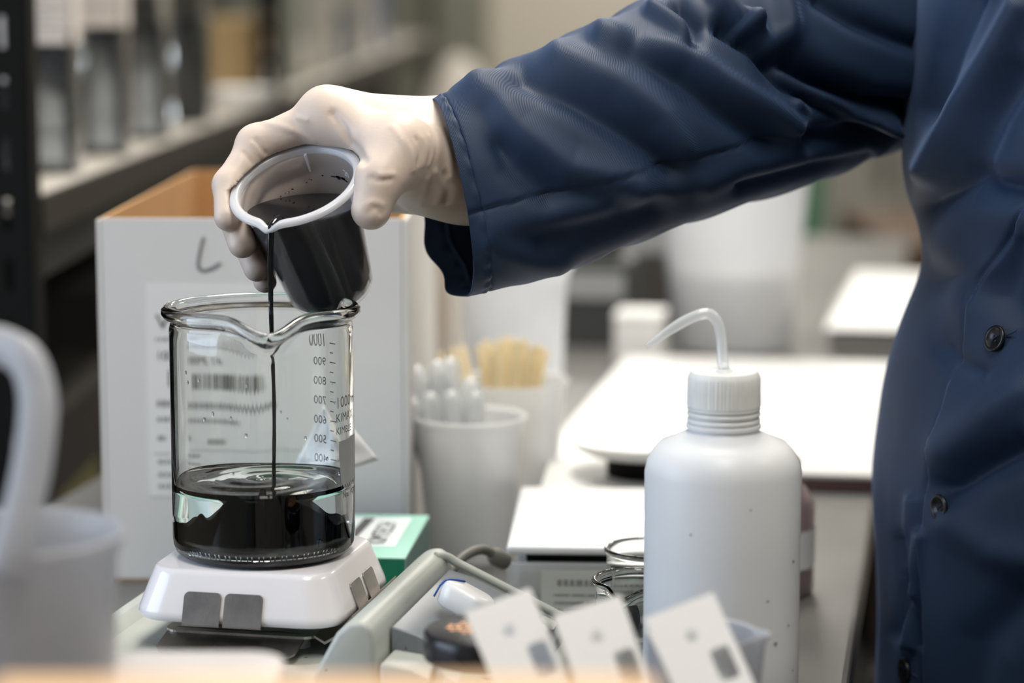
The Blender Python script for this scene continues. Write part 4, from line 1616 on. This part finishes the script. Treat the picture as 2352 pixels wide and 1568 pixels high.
# ================================================================== SMALL BEAKERS
def small_beaker(loc, label, sp, resid):
    t = thing('glass_beaker', label, 'beaker', loc, 0, 'small glass beakers beside the wash bottle')
    H, R = .0685, .0250

    def fn(r, z, a):
        d_ = (a - sp + math.pi) % (2 * math.pi) - math.pi
        g = max(0.0, min(1.0, (z - (H - .016)) / .014))
        s = math.exp(-(d_ / .25) ** 2) * g
        return r + .0062 * s, z - .0045 * s
    b = NB()
    lathe(b, [(0, .0008), (.020, 0), (.0235, .0012), (R, .005), (R, .03), (R, H - .012), (R + .0003, H - .003), (R + .0016, H - .0010), (R + .0020, H + .0006), (R + .0008, H + .0016), (R - .0010, H + .0008), (R - .0015, H - .003), (R - .0015, .03), (R - .0015, .006), (.021, .0028), (0, .0026)], 80, None, fn)
    obj('glass_wall', b, GLASS, t, True)
    if resid:
        b = NB()
        for a0, zz0, zz1, w in resid:
            n = 14
            cols = []
            for k in range(n):
                u = k / (n - 1)
                z = zz0 + (zz1 - zz0) * u
                ww = w * (.35 + .65 * abs(math.sin(u * 5 + 1.1))) * (1 - .5 * u)
                ac = a0 + .10 * math.sin(u * 6)
                cols.append((ac - ww, ac + ww, z))
            rr_ = R - .0019
            L_ = [(b.verts.new((rr_ * math.cos(c[0]), rr_ * math.sin(c[0]), c[2])), b.verts.new((rr_ * math.cos(c[1]), rr_ * math.sin(c[1]), c[2]))) for c in cols]
            for A_, B_ in zip(L_[:-1], L_[1:]):
                b.faces.new((A_[0], A_[1], B_[1], B_[0]))
        obj('dried_residue', b, BROWNRES, t)
    return t


s1 = at(1468, 1306, 1.375)
s2 = at(1490, 1254, 1.452)
small_beaker((s1.x, s1.y, 0), 'small glass beaker with brown dried drips beside the wash bottle', math.radians(-112), [(math.radians(-103), .060, .020, .14), (math.radians(-70), .055, .012, .10)])
small_beaker((s2.x, s2.y, 0), 'clean small glass beaker standing behind the drip-stained one', math.radians(-30), None)

# ================================================================== JAR, CAP, FOREGROUND
jt = at(1121, 1442, 1.215)
jar = thing('sample_jar', 'squat glass jar with black lid and copper lettering before the balance', 'jar', (jt.x, jt.y, 0), 0)
ZL = jt.z
b = NB(); lathe(b, [(0, 0), (.026, 0), (.030, .003), (.031, .010), (.031, ZL - .030), (.029, ZL - .022), (.0275, ZL - .017), (.0275, ZL - .004), (.0255, ZL - .004), (.0255, ZL - .018), (.0285, ZL - .030), (.0285, .010), (.026, .005), (0, .004)], 64)
obj('glass_wall', b, GLASS, jar, True)
b = NB(); lathe(b, [(0, ZL), (.0300, ZL), (.0318, ZL - .0006), (.0327, ZL - .0022), (.0328, ZL - .0130), (.0322, ZL - .0142), (.0300, ZL - .0142), (.030, ZL - .002), (0, ZL - .002)], 72)
ld = obj('lid', b, BLACKPL, jar, True, 50)
b = NB()
for k, (yy, x0, x1) in enumerate(((.010, -.014, .014), (.005, -.020, .018), (.000, -.021, .021), (-.005, -.019, .020), (-.010, -.013, .015))):
    x = x0
    while x < x1:
        w = rng.uniform(.002, .005)
        quad(b, (x, yy - .0016, ZL + .0003), (min(x + w, x1), yy - .0016, ZL + .0003), (min(x + w, x1), yy + .0016, ZL + .0003), (x, yy + .0016, ZL + .0003))
        x += w + .0009
obj('copper_lettering', b, COPPER, ld)
b = NB(); lathe(b, [(0, .0042), (.0280, .0065), (.0282, .034), (.0270, .036), (0, .035)], 48)
obj('pale_powder', b, mat('powder', (0.75, 0.68, 0.60), 0.8), jar, True)

cw = at(1070, 1378, 1.335)
wc = thing('plastic_disc', 'white oblong plastic cap with blue edge line on the balance panel', 'cap', cw, 0)
Mc = Matrix.Rotation(math.radians(24), 4, 'Y') @ Matrix.Rotation(math.radians(-20), 4, 'Z')
b = NB()
lp = []
for z, k in ((-.0075, .86), (-.006, .97), (0, 1.0), (.004, .99), (.006, .93), (.0068, .82)):
    lp.append([Mc @ Vector((x * k, y * k, z)) for x, y in rrect(.030, .022, .009, 8)])
loft(b, lp)
cap_b = obj('cap_body', b, WHITEPL, wc, True, 50)
b = NB()
tube(b, [Mc @ Vector(p) for p in ((-.0152, -.0085, -.0045), (-.0150, -.0070, .002), (-.0138, -.0062, .0058), (-.0122, -.0040, .0070), (-.0100, .0015, .0073), (-.0070, .0075, .0073))], .0006, 8)
obj('blue_line', b, BLUEP, cap_b, True)

# three white folded cards standing in a low tray
def folded_card(c, w, hgt, tilt, yaw, label):
    t = thing('hang_card', label, 'card', c, yaw, 'white folded cards in the foreground')
    t.rotation_euler = (math.radians(-30), 0, yaw)
    ct_, st_ = math.cos(tilt), math.sin(tilt)

    def pl(x, z):
        return (x * ct_ - z * st_, x * st_ + z * ct_)
    # front sheet with a round punched hole and a slot
    me = NB()
    outer = [(-w / 2, -hgt), (w / 2, -hgt), (w / 2, 0), (-w / 2, 0)]
    hole = [(.000 + .0030 * math.cos(2 * math.pi * k / 16), -.0150 + .0030 * math.sin(2 * math.pi * k / 16)) for k in range(16)]
    slot = [(x + .0092, y - .0325) for x, y in rrect(.0095, .0155, .002, 3)]
    ed = []
    for L in (outer, hole, slot):
        vs = []
        for x, z in L:
            X, Z = pl(x, z)
            vs.append(me.verts.new((X, 0, Z)))
        for k in range(len(vs)):
            ed.append(me.edges.new((vs[k], vs[(k + 1) % len(vs)])))
    bmesh.ops.triangle_fill(me, use_beauty=True, use_dissolve=False, edges=ed)
    r = bmesh.ops.extrude_face_region(me, geom=me.faces[:])
    bmesh.ops.translate(me, vec=(0, .0009, 0), verts=[v for v in r['geom'] if isinstance(v, bmesh.types.BMVert)])
    obj('front_sheet', me, WHITEPL, t)
    me = NB()
    a = [Vector((*pl(w / 2, 0), 0)), Vector((*pl(w / 2, -hgt), 0))]
    p0, p1 = Vector((a[0].x, 0, a[0].y)), Vector((a[1].x, 0, a[1].y))
    off = Vector((.004, .016, -.002))
    loft(me, [[p0, p0 + off, p0 + off + Vector((.0009, 0, 0)), p0 + Vector((.0009, 0, 0))], [p1, p1 + off, p1 + off + Vector((.0009, 0, 0)), p1 + Vector((.0009, 0, 0))]])
    obj('side_sheet', me, WHITEPL, t)
    me = NB()
    q0 = pl(-w / 2, -.001)
    q1 = pl(w / 2, -.001)
    q2 = pl(w / 2, -hgt)
    q3 = pl(-w / 2, -hgt)
    loft(me, [[Vector((q[0] + .004, .016, q[1] - .002)) for q in (q0, q1, q2, q3)], [Vector((q[0] + .004, .0169, q[1] - .002)) for q in (q0, q1, q2, q3)]])
    obj('back_sheet', me, WHITEPL, t)
    return t


for (x, y, d_, w, ti, lb_) in ((1140, 1378, 1.105, .0315, 27, 'leftmost white folded card with punched hole, in front of the black jar lid'), (1345, 1390, 1.105, .0320, 22, 'middle white folded card with punched hole, between the other two'),
                               (1557, 1390, 1.105, .0340, 27, 'rightmost white folded card with punched hole, in front of the wash bottle')):
    c = at(x, y, d_)
    hg = (c.z - .002) * 1.19
    folded_card(c, w, hg, math.radians(ti * .72), math.radians(6), lb_)

cr = at(1610, 1452, 1.165)
sp_ = thing('plastic_beaker', 'small bluish plastic beaker with pointed spout behind the rightmost card', 'beaker', (cr.x, cr.y, 0), 0)


def pb_fn(r, z, a):
    d_ = (a + math.radians(8) + math.pi) % (2 * math.pi) - math.pi
    g = max(0.0, min(1.0, (z - (cr.z - .018)) / .018))
    s = math.exp(-(d_ / .24) ** 2) * g
    return r + .0065 * s, z


zr = cr.z
b = NB(); lathe(b, [(0, 0), (.021, 0), (.0225, .002), (.0262, zr - .004), (.0275, zr), (.0270, zr + .0008), (.0255, zr), (.0250, zr - .005), (.0213, .003), (0, .002)], 72, None, pb_fn)
obj('beaker_wall', b, PAILPL, sp_, True, 50)

# carton in the near foreground, its far top edge at the bottom of the picture
e0 = at(760, 1552, .72)
nc = thing('cardboard_box', 'closed orange-brown carton in the near foreground at the bottom edge', 'box', (-.055, e0.y - .22, 0), 0)
b = NB(); bx(b, -.098, .098, 0, .22, 0, e0.z, .002); obj('box_body', b, KRAFTL, nc)
b = NB(); bx(b, -.098, .098, .1085, .1115, e0.z, e0.z + .0006); obj('top_seam_tape', b, KRAFT, nc)
# white tub lid left of it
lo_ = at(440, 1540, 1.02)
wtb = thing('plastic_tub', 'low white plastic tub with rounded lid in front of the balance', 'tub', (lo_.x, lo_.y, 0), 0)
b = NB()
loft(b, [[Vector((x * k, y * k, z)) for x, y in rrect(.072, .060, .014, 6)] for z, k in ((0, .88), (.004, .92), (lo_.z - .012, .98))])
obj('tub_body', b, mat('tub_white', (0.60, 0.575, 0.57), 0.4), wtb, True, 50)
b = NB()
loft(b, [[Vector((x * k, y * k, z)) for x, y in rrect(.076, .064, .015, 6)] for z, k in ((lo_.z - .012, .99), (lo_.z - .004, 1.0), (lo_.z - .001, .985), (lo_.z, .95))])
obj('tub_lid', b, MATS['tub_white'], wtb, True, 50)

# pail with a swing handle at the left edge
pr = at(30, 1225, 1.0)
pl_ = thing('plastic_pail', 'translucent plastic pail with raised handle at the left edge of foreground', 'pail', (pr.x, pr.y, 0), 0)
zr = pr.z
b = NB(); lathe(b, [(0, 0), (.034, 0), (.0365, .003), (.0425, zr - .010), (.0450, zr - .004), (.0462, zr), (.0452, zr + .0015), (.0430, zr - .001), (.0408, zr - .010), (.0350, .005), (0, .003)], 72)
obj('pail_wall', b, PAILPL, pl_, True, 50)
o_ = Vector((pr.x, pr.y, 0))
b = NB()
hp = smooth_pts([at(8, 1330, .955) - o_, at(40, 1215, .955) - o_, at(68, 1100, .96) - o_, at(84, 990, .965) - o_, at(86, 905, .97) - o_, at(64, 835, .975) - o_, at(20, 800, .985) - o_, at(-40, 790, 1.0) - o_, at(-110, 810, 1.015) - o_, at(-160, 880, 1.03) - o_, at(-190, 1000, 1.04) - o_, at(-170, 1180, 1.045) - o_], 6)
tube(b, hp, .0082, 14, True, ((.2, 1, 0), .55))
obj('handle', b, PAILPL, pl_, True)

# ================================================================== RACK ON THE LEFT
RK = math.radians(-0.73)
P0 = at(30, 465, 2.0)
rack = thing('storage_rack', 'dark metal storage rack with slotted posts along the left', 'rack', (P0.x, P0.y, FLOOR), RK)
ZS = P0.z - FLOOR
ZT = CEIL - FLOOR - .1


def upright(x, y, nm='upright'):
    b = NB()
    w, t = .036, .0025
    # camera-facing leg of the angle post, pierced by keyhole slots every 50 mm
    for (xa, xb) in ((x - w, x - w + .0165), (x - .0145, x + .004)):
        bx(b, xa, xb, y, y + t, 0, ZT)
    z = .0
    while z < ZT:
        bx(b, x - w + .0165, x - .0145, y, y + t, z, z + .024)
        z += .050
    bx(b, x + .004 - t, x + .004, y, y + w, 0, ZT)
    return obj(nm, b, DARKMET, rack)


for yy in (0.0, 1.92, 7.5):
    upright(0.012, yy)
    upright(-.42, yy)
for zz in (ZS, ZS - .42, ZS + .62):
    b = NB(); bx(b, -.45, .012, .01, 7.5, zz - .012, zz - .002); obj('shelf_board', b, SHELFTOP, rack)
    b = NB(); bx(b, .010, .018, .036, 7.5, zz - .030, zz + .001); obj('shelf_lip', b, mat('lip_brown', (0.030, 0.026, 0.022), 0.5, spec=0.2), rack)
    b = NB(); bx(b, .000, .010, .036, 7.5, zz - .070, zz - .012); obj('shelf_beam', b, RACKMET, rack)
b = NB(); bx(b, -.45, -.44, 0, 7.5, .2, ZT); obj('back_sheet', b, mat('rack_back', (0.055, 0.058, 0.06), 0.6), rack)
Mr = Matrix.Translation((P0.x, P0.y, FLOOR)) @ Matrix.Rotation(RK, 4, 'Z')


def rk(x, y, z):
    return Mr @ Vector((x, y, z))


def glass_jar(x, y, w, hgt, label, ltop):
    t = thing('glass_bottle', label, 'bottle', rk(x, y, ZS - .002), RK, 'labelled glass bottles on the shelf')
    b = NB()
    lo_ = []
    for z, k in ((0, .9), (.003, 1), (hgt - .03, 1), (hgt - .015, .8), (hgt - .010, .5), (hgt, .5), (hgt, .44), (hgt - .012, .44), (hgt - .017, .74), (hgt - .032, .94), (.006, .94), (.004, .85)):
        lo_.append([Vector((px_ * k, py_ * k, z)) for px_, py_ in rrect(w, w, w * .2, 5)])
    loft(b, lo_)
    obj('glass_wall', b, GLASS, t, True, 50)
    b = NB()
    lo_ = [[Vector((px_ * .935, py_ * .935, z)) for px_, py_ in rrect(w, w, w * .2, 5)] for z in (.0062, hgt * .55)]
    loft(b, lo_)
    obj('clear_contents', b, mat('bluish_liquid', (0.50, 0.56, 0.66), 0.0, trans=1.0, ior=1.33), t, True, 50)
    b = NB()
    bx(b, -w * .42, w * .42, -w / 2 - .0008, -w / 2 - .0002, hgt * ltop, hgt * .88)
    lbq = obj('label', b, mat('bottle_label', (0.66, 0.61, 0.57), 0.7), t)
    b = NB()
    bx(b, w / 2 + .0002, w / 2 + .0008, -w * .42, w * .42, hgt * ltop, hgt * .88)
    obj('side_label', b, MATS['bottle_label'], t)
    b = NB()
    yl = -w / 2 - .0011
    z = hgt * .80
    k = 0
    while z > hgt * ltop + .006:
        dash_line(-w * .36, w * (.36 if k % 3 else .05), z, .0030 if k < 3 else .0014, .002, .007, b, yl)
        z -= .011 if k < 3 else .0062
        k += 1
    obj('label_print', b, PRINTL, lbq)
    b = NB(); lathe(b, [(0, hgt - .002), (w * .27, hgt - .002), (w * .27, hgt + .016), (0, hgt + .016)], 24); obj('stopper', b, BLACKPL, t)


for (x, y, w, hgt, lb_, lt) in ((-.040, .10, .050, .245, 'labelled square glass bottle at the near end of the shelf', .40), (-.038, .36, .050, .25, 'second labelled glass bottle from the near end of the shelf', .50),
                                (-.034, .62, .050, .25, 'third labelled glass bottle from the near end of the shelf', .55), (-.034, .90, .052, .25, 'fourth labelled glass bottle from the near end of the shelf', .70),
                                (-.036, 1.26, .056, .25, 'fifth glass bottle on the shelf, before the second post', .75)):
    glass_jar(x, y, w, hgt, lb_, lt)
t = thing('storage_bin', 'dark plastic bin on the shelf behind the glass bottles', 'bin', rk(-.30, .45, ZS - .002), RK)
b = NB(); bx(b, -.10, .10, -.25, .9, 0, .24, .01); obj('bin_body', b, mat('bin_dark', (0.014, 0.017, 0.022), 0.6, spec=0.2), t)
t = thing('plastic_tray', 'white shallow tray on the shelf edge above the hand', 'tray', rk(-.02, 1.72, ZS - .001), RK)
b = NB(); loft(b, [[Vector((x * k, y * k, z)) for x, y in rrect(.085, .16, .02, 5)] for z, k in ((0, .85), (.022, 1), (.026, 1.03), (.026, .97), (.006, .85))]); obj('tray_shell', b, WHITEPL, t, True, 50)
cols = [((0.45, 0.32, 0.16), 'tan'), ((0.20, 0.21, 0.18), 'olive grey'), ((0.34, 0.33, 0.29), 'stone grey'), ((0.11, 0.13, 0.15), 'slate'), ((0.40, 0.38, 0.34), 'light grey'), ((0.13, 0.16, 0.24), 'dull blue')]
for k, (c_, w_) in enumerate(cols):
    t = thing('storage_carton', '%s carton on the far part of the shelf above the hand' % w_, 'carton', rk(-.10, 2.15 + .62 * k, ZS - .002), RK, 'cartons on the far shelf')
    b = NB(); bx(b, -.08, .07, -.14, .14, 0, .13 + .05 * ((k * 5) % 3), .003); obj('carton_body', b, mat('carton_%d' % k, c_, 0.7), t)
    b = NB(); bx(b, .0695, .0710, -.06, .06, .02, .08); obj('carton_label', b, MATS['bottle_label'], t)
for k in range(7):
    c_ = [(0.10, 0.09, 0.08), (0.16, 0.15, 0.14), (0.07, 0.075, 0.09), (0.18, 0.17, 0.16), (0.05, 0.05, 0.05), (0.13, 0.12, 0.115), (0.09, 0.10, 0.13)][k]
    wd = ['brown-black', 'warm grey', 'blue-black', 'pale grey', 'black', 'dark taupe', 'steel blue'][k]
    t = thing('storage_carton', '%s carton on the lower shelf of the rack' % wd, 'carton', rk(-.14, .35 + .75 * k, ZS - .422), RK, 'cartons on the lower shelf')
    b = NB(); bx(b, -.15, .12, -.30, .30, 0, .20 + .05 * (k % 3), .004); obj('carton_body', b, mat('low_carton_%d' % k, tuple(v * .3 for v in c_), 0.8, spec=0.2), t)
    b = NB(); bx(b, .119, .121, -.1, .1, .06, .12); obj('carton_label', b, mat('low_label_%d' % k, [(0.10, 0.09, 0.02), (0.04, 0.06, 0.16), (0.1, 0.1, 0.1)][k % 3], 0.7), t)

# ================================================================== FAR BACKGROUND
bk_ = bl(-.18, 1.30, 0)
bkt = thing('plastic_bucket', 'tall translucent plastic bucket on the bench behind the white board', 'bucket', (bk_.x, bk_.y, 0), 0)
b = NB(); lathe(b, [(0, 0), (.058, 0), (.066, .004), (.086, .225), (.091, .228), (.091, .236), (.087, .238), (.0835, .235), (.083, .228), (.064, .006), (0, .004)], 64); obj('bucket_wall', b, TUBPL, bkt, True, 50)
b = NB(); lathe(b, [(0, .006), (.0595, .006), (.0655, .09), (0, .09)], 48); obj('pale_contents', b, mat('pale_contents', (0.75, 0.70, 0.63), 0.7), bkt, True, 50)
wx = bl(.00, 1.30, 0)
t = thing('white_case', 'white sloping equipment case on the bench right of the bucket', 'case', wx, BA)
b = NB(); bx(b, -.07, .085, -.02, .20, 0, .030, .004); obj('case_base', b, mat('case_grey', (0.30, 0.29, 0.28), 0.5), t)
b = NB(); loft(b, [[Vector(p) for p in ((-.075, -.03, .030), (.090, -.03, .030), (.090, .20, .030), (-.075, .20, .030))], [Vector(p) for p in ((-.05, .06, .072), (.048, .06, .072), (.048, .19, .072), (-.05, .19, .072))]]); obj('case_lid', b, WHITEPL, t)
for k, (px_, d_, w, dp, hg, c_, lb_) in enumerate(((1345, 2.75, .11, .10, .10, (0.05, 0.055, 0.055), 'dark instrument block on the bench left of the bucket'), (1250, 3.0, .10, .10, .13, (0.10, 0.12, 0.14), 'slate instrument block behind the milky tub'), (1480, 2.95, .10, .10, .155, (0.07, 0.065, 0.06), 'black instrument column just left of the bucket'))):
    c = at(px_, 800, d_)
    t = thing('instrument', lb_, 'instrument', (c.x, c.y, 0), BA)
    b = NB(); bx(b, -w / 2, w / 2, 0, dp, 0, hg, .004); obj('instrument_body', b, mat('instr_%d' % k, c_, 0.4), t)
    b = NB(); bx(b, -w * .4, w * .4, -.002, 0, hg * .55, hg * .85); obj('instrument_panel', b, mat('instr_panel', (0.35, 0.36, 0.36), 0.4), t)
    b = NB(); bx(b, -w * .3, w * .3, .02, dp - .02, hg, hg + .02, .004); obj('instrument_top', b, DARKMET, t)
c = at(1485, 790, 2.62)
t = thing('white_carton', 'small white carton on the bench between bucket and dark instruments', 'carton', (c.x - .01, c.y, 0), BA)
b = NB(); bx(b, -.026, .026, 0, .06, 0, .052, .003); obj('carton_body', b, PAPER, t)
b = NB(); bx(b, -.027, .027, -.001, .061, .046, .055, .003); obj('carton_lid', b, PAPER, t)
c = at(1400, 600, 3.4)
t = thing('glass_flask', 'round clear flask on the bench below the sleeve', 'flask', (c.x, c.y, 0), 0)
b = NB(); lathe(b, [(0, 0), (.03, 0), (.045, .012), (.056, .045), (.052, .075), (.036, .10), (.018, .12), (.016, .16), (.019, .162), (.0175, .160), (.0145, .12), (.034, .098), (.0505, .073), (.0545, .045), (.043, .014), (.028, .003), (0, .003)], 48); obj('flask_wall', b, GLASS, t, True)
# column, cabinets and far boxes against the back wall
b = NB(); bx(b, -.52, -.10, 10.2, 11.0, FLOOR, CEIL); struct(obj('trim_1', b, mat('column_green', (0.22, 0.225, 0.18), 0.8)))
t = thing('wall_cabinet', 'dark green-grey cabinet against the far wall behind the hand', 'cabinet', (-.80, 9.9, FLOOR), 0)
b = NB(); bx(b, -.30, .24, 0, 1.0, 0, 1.45); obj('cabinet_body', b, mat('cabinet_dark', (0.06, 0.06, 0.055), 0.6), t)
b = NB(); bx(b, -.28, .22, -.02, 0, .05, 1.40); obj('cabinet_door', b, mat('cabinet_door', (0.13, 0.125, 0.11), 0.6), t)
t = thing('waste_drum', 'pale rounded drum by the far wall just above the cuff', 'drum', (-.16, 7.4, FLOOR), 0)
b = NB(); lathe(b, [(0, 0), (.12, 0), (.13, .02), (.13, .90), (.11, .98), (.06, 1.08), (.03, 1.12), (0, 1.13)], 40); obj('drum_shell', b, mat('drum_pale', (0.60, 0.56, 0.50), 0.7), t, True, 50)
t = thing('wall_cabinet', 'grey steel cabinet far behind the bucket under the sleeve', 'cabinet', (1.02, 6.6, FLOOR), 0)
b = NB(); bx(b, -.40, .50, 0, .6, 0, 1.7); obj('cabinet_body', b, mat('cabinet_grey', (0.26, 0.255, 0.23), 0.6), t)
for k in range(2):
    b = NB(); bx(b, -.38 + .44 * k, .04 + .44 * k, -.02, 0, .05, 1.65); dd = obj('cabinet_door', b, mat('cabinet_door_grey', (0.33, 0.325, 0.29), 0.5), t)
    b = NB(); bx(b, -.02 + .10 * k, .0 + .10 * k, -.05, -.02, .8, 1.0); obj('handle', b, STEEL, dd)
t = thing('gas_cylinder', 'green gas cylinder standing far behind the plastic bucket', 'cylinder', (.62, 5.2, FLOOR), 0)
b = NB(); lathe(b, [(0, 0), (.055, 0), (.055, 1.05), (.045, 1.12), (.02, 1.16), (0, 1.16)], 32); obj('cylinder_body', b, mat('cylinder_green', (0.06, 0.17, 0.10), 0.4), t, True, 50)
b = NB(); lathe(b, [(0, 1.16), (.018, 1.16), (.018, 1.22), (0, 1.22)], 16); obj('valve', b, STEEL, t)
t = thing('lab_table', 'brown lab table far behind the person, right of the bucket', 'table', (.78, 4.0, FLOOR), 0)
b = NB(); bx(b, -.14, .7, 0, .7, .86, .90); obj('table_top', b, mat('table_brown', (0.08, 0.045, 0.024), 0.5), t)
for sx in (-.12, .66):
    for sy in (.03, .67):
        b = NB(); bx(b, sx - .02, sx + .02, sy - .02, sy + .02, 0, .86); obj('leg', b, DARKMET, t)
b = NB(); bx(b, -.12, .66, .30, .34, .10, .86); obj('modesty_panel', b, mat('table_brown_dark', (0.07, 0.045, 0.03), 0.6), t)
t = thing('lab_stool', 'black lab stool on the floor right of the bench', 'stool', (.52, 2.35, FLOOR), 0)
b = NB(); lathe(b, [(0, .58), (.14, .58), (.16, .60), (.16, .63), (.14, .645), (0, .645)], 32); obj('seat', b, BLACKPL, t, True, 50)
b = NB(); lathe(b, [(0, .05), (.02, .05), (.02, .58), (0, .58)], 16); obj('column', b, STEEL, t)
for k in range(5):
    a = 2 * math.pi * k / 5
    b = NB(); tube(b, [(0, 0, .07), (.18 * math.cos(a), .18 * math.sin(a), .04), (.2 * math.cos(a), .2 * math.sin(a), .0)], .014, 8); obj('leg', b, BLACKPL, t)
# clear bottle beside the wash bottle, behind it
c = at(1850, 1180, 1.62)
t = thing('glass_bottle', 'dull mauve round bottle half hidden behind the wash bottle', 'bottle', (c.x - .022, c.y, 0), 0)
b = NB(); lathe(b, [(0, 0), (.026, 0), (.028, .003), (.028, .062), (.022, .072), (.016, .077), (.016, .081), (0, .081)], 40); obj('bottle_body', b, mat('mauve_plastic', (0.34, 0.25, 0.26), 0.3), t, True, 50)
b = NB(); lathe(b, [(.0285, .020), (.0285, .046)], 40); obj('bottle_label', b, PAPER, t, True)
b = NB(); lathe(b, [(0, .081), (.018, .081), (.018, .091), (.016, .093), (0, .093)], 32); obj('cap', b, MATS['mauve_plastic'], t, True, 50)
